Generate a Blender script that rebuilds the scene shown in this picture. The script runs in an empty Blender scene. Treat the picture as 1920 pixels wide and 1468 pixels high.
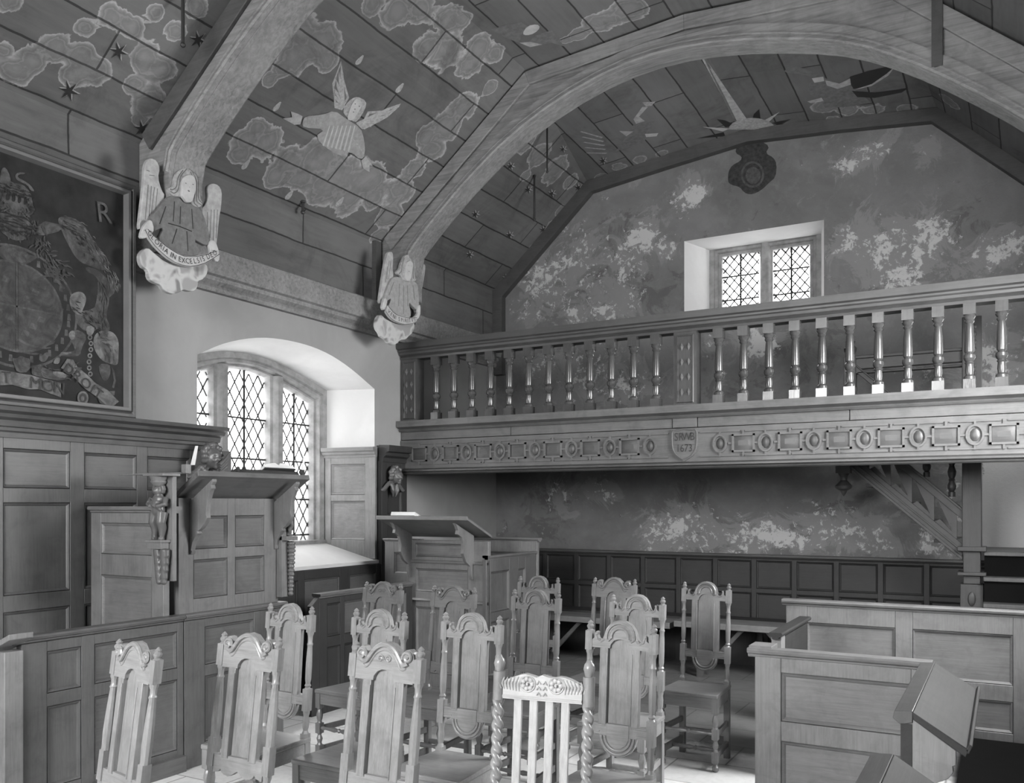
import bpy, bmesh, math, random
import numpy as np
from mathutils import Vector, Matrix, noise
random.seed(7)
sc = bpy.context.scene
COL = sc.collection
# ------------------------------------------------------------------ camera
TH = math.radians(29.35); FPX = 1645.0; EYE = 1.65; CX = 960.0; HY = 947.0
ST, CT = math.sin(TH), math.cos(TH)
cam = bpy.data.objects.new('camera', bpy.data.cameras.new('camera')); COL.objects.link(cam)
cam.location = (0, 0, EYE); cam.rotation_euler = (math.pi/2, 0, TH)
cam.data.sensor_width = 36.0; cam.data.lens = FPX*36/1920
cam.data.shift_y = (HY-734)/1920.0; cam.data.clip_start = 0.05
sc.camera = cam
# ------------------------------------------------------------------ sky, daylight, exposure
SKY = 11.0
w = bpy.data.worlds.new('overcast_sky'); sc.world = w; w.use_nodes = True
wn = w.node_tree.nodes; wl = w.node_tree.links
bg = wn['Background']; bg.inputs[1].default_value = SKY
tcw = wn.new('ShaderNodeTexCoord'); sepw = wn.new('ShaderNodeSeparateXYZ'); mrw = wn.new('ShaderNodeMapRange')
wl.new(tcw.outputs['Generated'], sepw.inputs[0]); wl.new(sepw.outputs['Z'], mrw.inputs['Value'])
mrw.inputs['From Min'].default_value = -0.12; mrw.inputs['From Max'].default_value = 0.05
mrw.inputs['To Min'].default_value = 0.85; mrw.inputs['To Max'].default_value = 1.0
cbw = wn.new('ShaderNodeCombineColor')
for i in range(3): wl.new(mrw.outputs[0], cbw.inputs[i])
wl.new(cbw.outputs[0], bg.inputs[0])
sc.view_settings.view_transform = 'Standard'; sc.view_settings.look = 'None'
sc.view_settings.gamma = 1.0; sc.view_settings.use_curve_mapping = False
sc.view_settings.exposure = 0.28
sc.cycles.use_denoising = True
sc.cycles.max_bounces = 10; sc.cycles.diffuse_bounces = 7; sc.cycles.transparent_max_bounces = 12
sc.cycles.sample_clamp_indirect = 8.0
def portal(name, loc, direction, sx, sy):
    l = bpy.data.lights.new(name, 'AREA'); l.shape = 'RECTANGLE'; l.size = sx; l.size_y = sy
    o = bpy.data.objects.new(name, l); COL.objects.link(o); o.location = loc
    o.rotation_euler = Vector(direction).to_track_quat('-Z', 'Z').to_euler()
    l.cycles.is_portal = True
    return o
def daylight(name, loc, direction, sx, sy, power):
    o = portal(name, loc, direction, sx, sy); o.data.cycles.is_portal = False
    o.data.energy = power
    return o
portal('sky_portal_south', (-6.12, 5.72, 2.12), (1, 0, 0), 2.1, 2.0)
portal('sky_portal_west', (-2.28, 9.78, 3.9), (0, -1, 0), 1.4, 1.3)
daylight('east_window_daylight', (-2.3, -2.72, 3.2), (0, 1, -.6), 2.4, 2.2, 360)
daylight('north_window_daylight', (0.90, 5.65, 2.6), (-1, .1, -.6), 1.8, 1.4, 210)
daylight('north_west_daylight', (0.90, 8.3, 2.6), (-1, 0, 0), 0.5, 1.2, 12)
# ------------------------------------------------------------------ projection helpers (points measured on known planes)
def ray(px, py):
    a = (px-CX)/FPX; b = -(py-HY)/FPX
    return Vector((a*CT-ST, a*ST+CT, b))
def at(px, py, ax, v):
    r = ray(px, py); i = 'xyz'.index(ax); o = (0, 0, EYE)
    t = (v-o[i])/r[i]
    return Vector((0, 0, EYE)) + r*t
# ------------------------------------------------------------------ materials
MATS = {}
def newmat(name):
    m = bpy.data.materials.new(name); m.use_nodes = True
    MATS[name] = m
    return m, m.node_tree.nodes, m.node_tree.links, m.node_tree.nodes['Principled BSDF']
def g3(v): return (v, v, v, 1)
def mixc(n, l, fac, a, b):
    mx = n.new('ShaderNodeMix'); mx.data_type = 'RGBA'
    for s, v in ((0, fac), (6, a), (7, b)):
        if isinstance(v, (int, float)):
            mx.inputs[s].default_value = v if s == 0 else g3(v)
        else: l.new(v, mx.inputs[s])
    return mx.outputs[2]
def ramp(n, l, src, pts):
    r = n.new('ShaderNodeValToRGB'); l.new(src, r.inputs[0])
    while len(r.color_ramp.elements) < len(pts): r.color_ramp.elements.new(0.5)
    for e, (p, v) in zip(r.color_ramp.elements, pts): e.position = p; e.color = g3(v)
    return r.outputs[0]
def mapr(n, l, src, a, b, c=0.0, d=1.0):
    r = n.new('ShaderNodeMapRange'); l.new(src, r.inputs[0])
    for i, v in enumerate((a, b, c, d)): r.inputs[1+i].default_value = v
    return r.outputs[0]
def noi(n, l, co, scale, detail=4, rough=.55, dist=0.0):
    t = n.new('ShaderNodeTexNoise'); l.new(co, t.inputs['Vector'])
    t.inputs['Scale'].default_value = scale; t.inputs['Detail'].default_value = detail
    t.inputs['Roughness'].default_value = rough; t.inputs['Distortion'].default_value = dist
    return t.outputs[0]
def bump(n, l, h, bsdf, strength=.3, dist=.01):
    b = n.new('ShaderNodeBump'); b.inputs['Strength'].default_value = strength; b.inputs['Distance'].default_value = dist
    l.new(h, b.inputs['Height']); l.new(b.outputs[0], bsdf.inputs['Normal'])
def wood(name, g, axis='z', rough=.42, var=.45, scale=1.0, spec=.5):
    m, n, l, b = newmat(name)
    tc = n.new('ShaderNodeTexCoord'); mp = n.new('ShaderNodeMapping'); l.new(tc.outputs['Object'], mp.inputs[0])
    s = {'x': (1.6, 34, 34), 'y': (34, 1.6, 34), 'z': (34, 34, 1.6)}[axis]
    mp.inputs['Scale'].default_value = [q*scale for q in s]
    a = noi(n, l, mp.outputs[0], 2.2, 6, .65, .6)
    mp2 = n.new('ShaderNodeMapping'); l.new(tc.outputs['Object'], mp2.inputs[0])
    mp2.inputs['Scale'].default_value = [q*scale*4 for q in s]
    f = noi(n, l, mp2.outputs[0], 3.0, 3, .6)
    big = noi(n, l, tc.outputs['Object'], 2.3, 4, .6, .4)
    c1 = ramp(n, l, a, [(.3, g*(1-var*.6)), (.5, g), (.72, g*(1+var*.45))])
    c2 = mixc(n, l, mapr(n, l, f, .35, .75, 0, .45), c1, g*.55)
    c3 = mixc(n, l, mapr(n, l, big, .42, .72, 0, .5), c2, min(1, g*1.45))
    blot = noi(n, l, tc.outputs['Object'], 7, 5, .65, .5)
    c3 = mixc(n, l, mapr(n, l, blot, .48, .70, 0, .5), c3, g*.52)
    l.new(c3, b.inputs['Base Color'])
    b.inputs['Roughness'].default_value = rough; b.inputs['Specular IOR Level'].default_value = spec
    bump(n, l, a, b, .12, .004)
    return m
def plain(name, g, rough=.6, spec=.4, var=.12, scale=6, metal=0.0):
    m, n, l, b = newmat(name)
    tc = n.new('ShaderNodeTexCoord'); a = noi(n, l, tc.outputs['Object'], scale, 5, .6)
    l.new(ramp(n, l, a, [(.3, g*(1-var)), (.7, min(1, g*(1+var)))]), b.inputs['Base Color'])
    b.inputs['Roughness'].default_value = rough; b.inputs['Specular IOR Level'].default_value = spec
    b.inputs['Metallic'].default_value = metal
    bump(n, l, a, b, .08, .004)
    return m
CH = wood('chair_oak_upright', .24, 'z', .28)
STL = wood('stall_oak', .085, 'z', .45)
STLY = wood('stall_oak_long', .09, 'y', .45)
CHX = wood('chair_oak_cross', .26, 'x', .28)
CHD = wood('chair_dark_oak', .15, 'z', .34)
CHDX = wood('chair_dark_oak_cross', .15, 'x', .34)
BENCHX = wood('bench_oak', .16, 'x', .4)
PAN = wood('panelling_oak', .085, 'z', .45)
PANX = wood('panelling_oak_cross', .10, 'x', .45)
PANY = wood('panelling_oak_long', .085, 'y', .45)
PUL = wood('pulpit_oak', .145, 'z', .42)
PULX = wood('pulpit_oak_cross', .14, 'x', .42)
PULY = wood('pulpit_oak_long', .11, 'y', .42)
PEW = wood('pew_oak_pale', .19, 'z', .45)
PEWX = wood('pew_oak_pale_cross', .17, 'x', .45)
PW2 = wood('pew_oak_shaded', .135, 'z', .5)  # same pew oak in a darker copy, weaker light put into the colour
PW2X = wood('pew_oak_shaded_cross', .125, 'x', .5)
PEWY = wood('pew_oak_pale_long', .035, 'y', .6, spec=.25)
GAL = wood('gallery_oak', .045, 'x', .42, spec=.6)
GALZ = wood('gallery_oak_upright', .05, 'z', .22, spec=.7)
STR = wood('stair_oak', .04, 'x', .5)
STRZ = wood('stair_oak_upright', .045, 'z', .5)
GALB = wood('gallery_pale_beam', .10, 'x', .55, spec=.35)
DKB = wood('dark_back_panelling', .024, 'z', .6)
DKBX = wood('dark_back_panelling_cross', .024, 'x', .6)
RIB = wood('roof_timber', .19, 'x', .6, var=.9, scale=.5)
RIBD = wood('roof_timber_dark', .07, 'x', .7, var=.6, scale=.5)
DRK = wood('dark_timber', .055, 'x', .6)
FRM = wood('picture_frame_oak', .075, 'y', .5)
GILT = plain('worn_gilt_slip', .13, .5)
CARV = plain('carved_oak_polished', .09, .38, .6)
STONE = plain('dressed_stone', .25, .8, .2, .3, 9)
m, n, l, b = newmat('shaded_cloud_paint'); tc = n.new('ShaderNodeTexCoord')
a = noi(n, l, tc.outputs['Object'], 7.5, 2, .4, .5)
l.new(ramp(n, l, a, [(.38, .16), (.46, .40), (.54, .42), (.62, .26)]), b.inputs['Base Color']); b.inputs['Roughness'].default_value = .65
PUFF = m
WHITEP = plain('pale_paint', .40, .6, .3, .15, 14)
WINGP = plain('wing_paint', .32, .65, .3, .25, 20)
ROBE = plain('grey_robe_paint', .13, .6, .3, .25, 25)
ROBE2 = plain('pale_robe_paint', .27, .6, .3, .2, 25)
HAIR = plain('hair_paint', .30, .6, .3, .3, 40)
INK = plain('black_lettering', .02, .6)
IRON = plain('iron', .03, .45, .5, metal=.3)
LEAD = plain('lead_came', .05, .6)
PAPER = plain('paper', .6, .8, .2)
BOOKD = plain('dark_book_cover', .05, .5)
WAX = plain('candle_wax', .65, .5)
SHADEC = plain('shade_black_boards', .008, .95, .03)  # near-black base colour that stands in for deep shade
CLOTHD = plain('dark_cloth', .035, .9)
# glass
m, n, l, b = newmat('old_window_glass')
tr = n.new('ShaderNodeBsdfTransparent'); tr.inputs[0].default_value = (.93, .93, .93, 1)
gl = n.new('ShaderNodeBsdfGlossy'); gl.inputs[1].default_value = .08
fr = n.new('ShaderNodeFresnel'); fr.inputs[0].default_value = 1.45
mx = n.new('ShaderNodeMixShader'); l.new(fr.outputs[0], mx.inputs[0]); l.new(tr.outputs[0], mx.inputs[1]); l.new(gl.outputs[0], mx.inputs[2])
l.new(mx.outputs[0], n['Material Output'].inputs[0]); n.remove(b)
GLASS = m
# smooth left wall plaster
def plaster(name, g, g2):
    m, n, l, b = newmat(name)
    tc = n.new('ShaderNodeTexCoord')
    a = noi(n, l, tc.outputs['Object'], 1.3, 6, .6, .5); f = noi(n, l, tc.outputs['Object'], 11, 5, .6)
    c = mixc(n, l, mapr(n, l, a, .38, .66), g2, g)
    c = mixc(n, l, mapr(n, l, f, .5, .8, 0, .25), c, g*.8)
    l.new(c, b.inputs['Base Color']); b.inputs['Roughness'].default_value = .85; b.inputs['Specular IOR Level'].default_value = .15
    bump(n, l, f, b, .15, .01)
    return m
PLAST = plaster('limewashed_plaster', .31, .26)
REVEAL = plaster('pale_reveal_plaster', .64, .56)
SIDEW = plaster('aged_plaster', .24, .18)
# decayed west wall
m, n, l, b = newmat('decayed_limewash')
tc = n.new('ShaderNodeTexCoord')
at1 = n.new('ShaderNodeAttribute'); at1.attribute_name = 'flake'
at2 = n.new('ShaderNodeAttribute'); at2.attribute_name = 'damp'
co = tc.outputs['Object']
n1 = noi(n, l, co, 3.4, 9, .68, .9); n2 = noi(n, l, co, 9, 7, .7, .4); n3 = noi(n, l, co, 1.6, 6, .6, .6); n4 = noi(n, l, co, 38, 3, .6)
def math_(n, l, op, a, bb):
    q = n.new('ShaderNodeMath'); q.operation = op
    for i, v in enumerate((a, bb)):
        if isinstance(v, (int, float)): q.inputs[i].default_value = v
        else: l.new(v, q.inputs[i])
    return q.outputs[0]
base = mixc(n, l, mapr(n, l, n3, .35, .68), .125, .175)
base = mixc(n, l, mapr(n, l, n2, .5, .7, 0, .35), base, .21)
dk = math_(n, l, 'ADD', math_(n, l, 'MULTIPLY', at2.outputs['Fac'], .75), math_(n, l, 'MULTIPLY', math_(n, l, 'SUBTRACT', n1, .5), 4.2))
base = mixc(n, l, mapr(n, l, dk, .5, .78, 0, .62), base, .085)
n5 = noi(n, l, co, 2.2, 10, .74, 1.6); n6 = noi(n, l, co, 17, 6, .72, .6)
fa = math_(n, l, 'MULTIPLY', at1.outputs['Fac'], 1.0)
f1 = math_(n, l, 'ADD', fa, math_(n, l, 'MULTIPLY', math_(n, l, 'SUBTRACT', n5, .5), 3.6))
mid = mixc(n, l, mapr(n, l, f1, .42, .62, 0, .6), base, .24)
f2 = math_(n, l, 'ADD', fa, math_(n, l, 'ADD', math_(n, l, 'MULTIPLY', math_(n, l, 'SUBTRACT', n1, .5), 3.2), math_(n, l, 'MULTIPLY', math_(n, l, 'SUBTRACT', n6, .5), 3.0)))
top = mixc(n, l, mapr(n, l, f2, .84, 1.10, 0, .85), mid, .48)
l.new(top, b.inputs['Base Color']); b.inputs['Roughness'].default_value = .9; b.inputs['Specular IOR Level'].default_value = .15
bump(n, l, f2, b, .25, .01)
DECAY = m
# painted roof boards: u = along building, v = around the profile
m, n, l, b = newmat('painted_roof_boards')
uv = n.new('ShaderNodeUVMap'); uv.uv_map = 'UVMap'
tc = n.new('ShaderNodeTexCoord')
wob = noi(n, l, uv.outputs[0], 2.2, 5, .6)
wv = n.new('ShaderNodeVectorMath'); wv.operation = 'MULTIPLY_ADD'; l.new(wob, wv.inputs[0]); wv.inputs[1].default_value = (.03, .035, 0); l.new(uv.outputs[0], wv.inputs[2])
br = n.new('ShaderNodeTexBrick'); l.new(wv.outputs[0], br.inputs[0])
br.inputs['Scale'].default_value = 1.0; br.inputs['Brick Width'].default_value = 2.2; br.inputs['Row Height'].default_value = .31
br.inputs['Mortar Size'].default_value = .008; br.inputs['Mortar Smooth'].default_value = .3; br.inputs['Bias'].default_value = 0
br.inputs['Color1'].default_value = g3(.85); br.inputs['Color2'].default_value = g3(1.12); br.offset = .37; br.inputs['Mortar'].default_value = g3(1)
mp = n.new('ShaderNodeMapping'); l.new(uv.outputs[0], mp.inputs[0]); mp.inputs['Scale'].default_value = (1, 9, 1)
gr = noi(n, l, mp.outputs[0], 1.6, 7, .65, .4); big = noi(n, l, tc.outputs['Object'], .8, 5, .6, .3)
base = mixc(n, l, mapr(n, l, big, .35, .65), .088, .135)
base = mixc(n, l, mapr(n, l, gr, .3, .75, 0, .55), base, .17)
ca = n.new('ShaderNodeAttribute'); ca.attribute_name = 'cloud'
c1 = noi(n, l, tc.outputs['Object'], 4.2, 4, .55, .8); c2 = noi(n, l, tc.outputs['Object'], 13, 4, .6, .4)
fld = math_(n, l, 'ADD', ca.outputs['Fac'], math_(n, l, 'ADD', math_(n, l, 'MULTIPLY', math_(n, l, 'SUBTRACT', c1, .5), 1.35), math_(n, l, 'MULTIPLY', math_(n, l, 'SUBTRACT', c2, .5), .40)))
body = mixc(n, l, mapr(n, l, fld, .0, .10, 0, .6), base, .17)
rp = n.new('ShaderNodeValToRGB'); l.new(fld, rp.inputs[0])
els = rp.color_ramp.elements
for _ in range(6): els.new(.5)
for e, (p_, v) in zip(els, [(0, 0), (.01, 0), (.07, .95), (.19, .3), (.34, .0), (.42, .32), (.52, .05), (.85, .22)]): e.position = p_; e.color = g3(v)
cl = mixc(n, l, rp.outputs[0], body, .36)
mt = mixc(n, l, br.outputs['Fac'], 1.0, .30)
wear = noi(n, l, tc.outputs['Object'], 5.5, 7, .7, .3)
cl = mixc(n, l, mapr(n, l, wear, .50, .68, 0, .6), cl, base)
soot = noi(n, l, tc.outputs['Object'], 1.9, 8, .7, .8)
cl = mixc(n, l, mapr(n, l, soot, .52, .72, 0, .6), cl, .05)
m2 = n.new('ShaderNodeMix'); m2.data_type = 'RGBA'; m2.blend_type = 'MULTIPLY'; m2.inputs[0].default_value = 1
l.new(cl, m2.inputs[6]); l.new(mt, m2.inputs[7])
m3 = n.new('ShaderNodeMix'); m3.data_type = 'RGBA'; m3.blend_type = 'MULTIPLY'; m3.inputs[0].default_value = 1
l.new(m2.outputs[2], m3.inputs[6]); l.new(br.outputs['Color'], m3.inputs[7])
l.new(m3.outputs[2], b.inputs['Base Color']); b.inputs['Roughness'].default_value = .75; b.inputs['Specular IOR Level'].default_value = .2
inv = math_(n, l, 'SUBTRACT', 1.0, br.outputs['Fac']); bump(n, l, inv, b, .6, .015)
ROOF = m
# floor
m, n, l, b = newmat('worn_stone_flags')
tc = n.new('ShaderNodeTexCoord'); br = n.new('ShaderNodeTexBrick'); l.new(tc.outputs['Object'], br.inputs[0])
br.inputs['Scale'].default_value = 1; br.inputs['Brick Width'].default_value = .62; br.inputs['Row Height'].default_value = .46; br.inputs['Mortar Size'].default_value = .006
br.inputs['Color1'].default_value = g3(.24); br.inputs['Color2'].default_value = g3(.33); br.inputs['Mortar'].default_value = g3(.10)
a = noi(n, l, tc.outputs['Object'], 3, 7, .65, .5); f = noi(n, l, tc.outputs['Object'], 22, 4, .6)
c = mixc(n, l, mapr(n, l, a, .35, .7, 0, .6), br.outputs['Color'], .22)
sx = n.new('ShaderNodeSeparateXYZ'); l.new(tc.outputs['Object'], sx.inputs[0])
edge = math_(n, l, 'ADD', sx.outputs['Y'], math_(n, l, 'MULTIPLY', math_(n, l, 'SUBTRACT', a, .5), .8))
c = mixc(n, l, mapr(n, l, edge, 5.75, 5.95), math_(n, l, 'MULTIPLY', c, 2.5), math_(n, l, 'MULTIPLY', c, .55))  # near flags paled, far flags darkened: light and shade put into the colour
c = mixc(n, l, mapr(n, l, f, .45, .75, 0, .2), c, .2)
l.new(c, b.inputs['Base Color']); b.inputs['Roughness'].default_value = .55
l.new(mapr(n, l, a, .3, .7, .4, .62), b.inputs['Roughness'])
bump(n, l, br.outputs['Fac'], b, -.3, .008)
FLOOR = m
# ------------------------------------------------------------------ mesh helpers
def base_of(p):
    v = Vector((0, 0, 0))
    while p is not None: v += p.location; p = p.parent
    return v
class MB:
    def __init__(s): s.v = []; s.f = []; s.m = []; s.mi = 0
    def add(s, vs, fs):
        o = len(s.v); s.v += [tuple(q) for q in vs]
        for f in fs: s.f.append([o+i for i in f]); s.m.append(s.mi)
    def poly(s, pts): s.add(pts, [list(range(len(pts)))])
    def box(s, x0, x1, y0, y1, z0, z1):
        s.add([(x0,y0,z0),(x1,y0,z0),(x1,y1,z0),(x0,y1,z0),(x0,y0,z1),(x1,y0,z1),(x1,y1,z1),(x0,y1,z1)],
              [(0,3,2,1),(4,5,6,7),(0,1,5,4),(1,2,6,5),(2,3,7,6),(3,0,4,7)])
    def obox(s, O, A, B, C):
        O, A, B, C = Vector(O), Vector(A), Vector(B), Vector(C)
        s.add([O, O+A, O+A+B, O+B, O+C, O+A+C, O+A+B+C, O+B+C],
              [(0,3,2,1),(4,5,6,7),(0,1,5,4),(1,2,6,5),(2,3,7,6),(3,0,4,7)])
    def ext(s, pts, D):
        D = Vector(D); k = len(pts); pts = [Vector(p) for p in pts]
        s.add(pts+[p+D for p in pts], [list(range(k))[::-1], list(range(k, 2*k))]+[(i, (i+1) % k, (i+1) % k+k, i+k) for i in range(k)])
    def lathe(s, prof, c=(0, 0, 0), seg=12, ax='z'):
        vs = []; fs = []; k = len(prof)
        for r, h in prof:
            for j in range(seg):
                t = 2*math.pi*j/seg; a, b_ = r*math.cos(t), r*math.sin(t)
                p = {'z': (a, b_, h), 'x': (h, a, b_), 'y': (a, h, b_)}[ax]
                vs.append((p[0]+c[0], p[1]+c[1], p[2]+c[2]))
        for i in range(k-1):
            for j in range(seg): fs.append((i*seg+j, i*seg+(j+1) % seg, (i+1)*seg+(j+1) % seg, (i+1)*seg+j))
        fs.append(list(range(seg))[::-1]); fs.append(list(range((k-1)*seg, k*seg)))
        s.add(vs, fs)
    def tube(s, path, r, seg=6, close=False):
        path = [Vector(p) for p in path]; k = len(path); vs = []; fs = []
        rr = r if isinstance(r, (list, tuple)) else [r]*k
        up = None
        for i, p in enumerate(path):
            a = path[(i-1) % k] if (close or i > 0) else p; c = path[(i+1) % k] if (close or i < k-1) else p
            t = (c-a); t = t.normalized() if t.length > 1e-9 else Vector((0, 0, 1))
            if up is None: up = t.orthogonal().normalized()
            up = (up - t*up.dot(t)); up = up.normalized() if up.length > 1e-6 else t.orthogonal().normalized()
            sd = t.cross(up)
            for j in range(seg):
                q = 2*math.pi*j/seg; vs.append(p+up*rr[i]*math.cos(q)+sd*rr[i]*math.sin(q))
        for i in range(k if close else k-1):
            n_ = (i+1) % k
            for j in range(seg): fs.append((i*seg+j, i*seg+(j+1) % seg, n_*seg+(j+1) % seg, n_*seg+j))
        if not close: fs.append(list(range(seg))[::-1]); fs.append(list(range((k-1)*seg, k*seg)))
        s.add(vs, fs)
    def ell(s, c, r, seg=12, rings=8):
        vs = []; fs = []
        for i in range(rings+1):
            ph = math.pi*i/rings
            for j in range(seg):
                t = 2*math.pi*j/seg
                vs.append((c[0]+r[0]*math.sin(ph)*math.cos(t), c[1]+r[1]*math.sin(ph)*math.sin(t), c[2]+r[2]*math.cos(ph)))
        for i in range(rings):
            for j in range(seg): fs.append((i*seg+j, i*seg+(j+1) % seg, (i+1)*seg+(j+1) % seg, (i+1)*seg+j))
        s.add(vs, fs)
    def mould(s, prof, A, B, out, up=(0, 0, 1)):
        """profile (out, up) swept from A to B"""
        A, B, out, up = Vector(A), Vector(B), Vector(out), Vector(up)
        s.ext([A+out*a+up*b_ for a, b_ in prof], B-A)
    def nest(s, O, U, V, N, u0, u1, v0, v1, loops, close=True):
        """nested rectangles: (inset, depth) pairs"""
        O, U, V, N = Vector(O), Vector(U), Vector(V), Vector(N); vs = []
        for i, d in loops:
            vs += [O+U*(u0+i)+V*(v0+i)+N*d, O+U*(u1-i)+V*(v0+i)+N*d, O+U*(u1-i)+V*(v1-i)+N*d, O+U*(u0+i)+V*(v1-i)+N*d]
        fs = []
        for k in range(len(loops)-1):
            for j in range(4): fs.append((4*k+j, 4*k+(j+1) % 4, 4*k+4+(j+1) % 4, 4*k+4+j))
        if close: k = 4*(len(loops)-1); fs.append((k, k+1, k+2, k+3))
        s.add(vs, fs)
    def map(s, fn, start=0):
        for i in range(start, len(s.v)): s.v[i] = tuple(fn(*s.v[i]))
    def build(s, name, mats, parent=None, smooth=True, bevel=0, local=False, recalc=True, angle=32):
        me = bpy.data.meshes.new(name)
        o0 = Vector((0, 0, 0)) if local else base_of(parent)
        me.from_pydata([(v[0]-o0.x, v[1]-o0.y, v[2]-o0.z) for v in s.v], [], s.f)
        if not isinstance(mats, (list, tuple)): mats = [mats]
        for q in mats: me.materials.append(q)
        me.polygons.foreach_set('material_index', s.m)
        if recalc:
            bm = bmesh.new(); bm.from_mesh(me); bmesh.ops.recalc_face_normals(bm, faces=bm.faces); bm.to_mesh(me); bm.free()
        if smooth:
            me.polygons.foreach_set('use_smooth', [True]*len(me.polygons)); me.set_sharp_from_angle(angle=math.radians(angle))
        o = bpy.data.objects.new(name, me); COL.objects.link(o)
        if parent is not None: o.parent = parent
        if bevel:
            bv = o.modifiers.new('bevel', 'BEVEL'); bv.width = bevel; bv.segments = 2; bv.limit_method = 'ANGLE'; bv.angle_limit = math.radians(50)
        return o
def remeshed(o, size, disp=0):
    r = o.modifiers.new('remesh', 'REMESH'); r.mode = 'VOXEL'; r.voxel_size = size; r.use_smooth_shade = True
    s = o.modifiers.new('smooth', 'SMOOTH'); s.iterations = 1; s.factor = .5
    return o
def thing(name, label, cat, loc, rz=0, group=None):
    o = bpy.data.objects.new(name, None); COL.objects.link(o); o.empty_display_size = .1
    o.location = loc; o.rotation_euler = (0, 0, rz); o['label'] = label; o['category'] = cat
    if group: o['group'] = group
    return o
def tag(o, label, cat, group=None):
    o['label'] = label; o['category'] = cat
    if group: o['group'] = group
    return o
def struct(o): o['kind'] = 'structure'; return o
def text_mesh(ch, size):
    cu = bpy.data.curves.new('t', 'FONT'); cu.body = ch; cu.size = size; cu.align_x = 'CENTER'; cu.extrude = 0; cu.resolution_u = 3
    ob = bpy.data.objects.new('t', cu); COL.objects.link(ob)
    dg = bpy.context.evaluated_depsgraph_get(); dg.update(); me = ob.evaluated_get(dg).to_mesh()
    vs = [tuple(v.co) for v in me.vertices]; fs = [list(p.vertices) for p in me.polygons]
    ob.evaluated_get(dg).to_mesh_clear(); bpy.data.objects.remove(ob); bpy.data.curves.remove(cu)
    return vs, fs
def letters_on(mb, text, path, size, to3, depth=0.002, squeeze=.8, start=None, end=None):
    """letters along a 2D path; to3 maps (u, v) to a point on the carrying surface; serifs added as small bars"""
    P = [Vector(p) for p in path]; L = [0]
    for a, b_ in zip(P, P[1:]): L.append(L[-1]+(b_-a).length)
    s0 = L[-1]*.02 if start is None else start*L[-1]; s1 = L[-1]*.98 if end is None else end*L[-1]
    wts = [1.25 if c in 'MWO' else (.5 if c in 'I ' else 1) for c in text]; tot = sum(wts); acc = 0
    for c, wt in zip(text, wts):
        s = s0+(s1-s0)*(acc+wt/2)/tot; acc += wt
        if c == ' ': continue
        k = max(0, min(len(P)-2, sum(1 for q in L[1:-1] if q < s)))
        d = (P[k+1]-P[k]).normalized(); pos = P[k]+d*(s-L[k]); nn = Vector((-d.y, d.x))
        vs, fs = text_mesh(c, size)
        if not vs: continue
        mb.add([to3(*(pos+d*(v[0]*squeeze)+nn*v[1])) for v in vs], fs)
def chaikin(pts, it=2, closed=True):
    for _ in range(it):
        q = []; k = len(pts)
        for i in range(k if closed else k-1):
            a, b_ = Vector(pts[i]), Vector(pts[(i+1) % k]); q += [a*.75+b_*.25, a*.25+b_*.75]
        pts = q if closed else [Vector(pts[0])]+q+[Vector(pts[-1])]
    return [tuple(p) for p in pts]
Z = Vector((0, 0, 1))
RAISED = [(0, 0), (0, -.004), (.012, -.004), (.02, -.016), (.028, -.016)]
FIELD = [(-.012, -.012), (.0, -.012), (.005, -.002), (.012, -.006), (.02, -.017), (.03, -.017)]
def panelled(parent, O, U, N, W, H, cols, rows, mats, t=.035, bevel=.003, pname='panel', zmat=None, raised=False):
    """frame-and-panel work on a plane. O bottom-left, U along, N outward; cols/rows are opening intervals"""
    O, U, N = Vector(O), Vector(U), Vector(N); f = MB()
    def bar(u0, u1, v0, v1): f.obox(O+U*u0+Z*v0, U*(u1-u0), Z*(v1-v0), -N*t)
    us = [0]+[q for c in cols for q in c]+[W]
    for i in range(0, len(us), 2): bar(us[i], us[i+1], 0, H)
    vsr = [0]+[q for r in rows for q in r]+[H]
    for c0, c1 in cols:
        for i in range(0, len(vsr), 2): bar(c0, c1, vsr[i], vsr[i+1])
    fo = f.build('frame', mats[0], parent, bevel=bevel)
    lp = FIELD if not raised else [(-.012, -.012), (0, -.012), (.004, 0), (.012, -.004), (.018, -.014), (.03, -.014), (.055, -.006), (.06, -.003)]
    for c0, c1 in cols:
        for r0, r1 in rows:
            p = MB(); p.nest(O, U, Z, N, c0, c1, r0, r1, lp)
            # closed at the back so the panel has body
            p.nest(O, U, Z, N, c0, c1, r0, r1, [(-.012, -.012), (-.012, -t*.8)])
            p.build(pname, mats[1 % len(mats)] if (c1-c0) > (r1-r0) else mats[0], parent, recalc=False)
    return fo
CAP = [(-.02, 0), (.028, 0), (.034, .008), (.03, .016), (.042, .022), (.046, .034), (.04, .046), (-.02, .05)]
def capped(w0, w1):
    """symmetric cap rail profile over a thickness from w0 to w1"""
    return [(w0+.008, 0), (w1-.008, 0), (w1, .006), (w1, .014), (w1+.018, .02), (w1+.022, .032), (w1+.016, .042), (w0-.016, .042), (w0-.022, .032), (w0-.018, .02), (w0, .014), (w0, .006)]
#@@SETTING
# ================================================================== setting
XL, XR, YW, YE = -5.33, .75, 9.09, -2.6
# ---- floor
f = MB(); f.box(XL-.6, XR+.3, YE-.3, YW+.7, -.1, 0); struct(f.build('floor', FLOOR))
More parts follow.
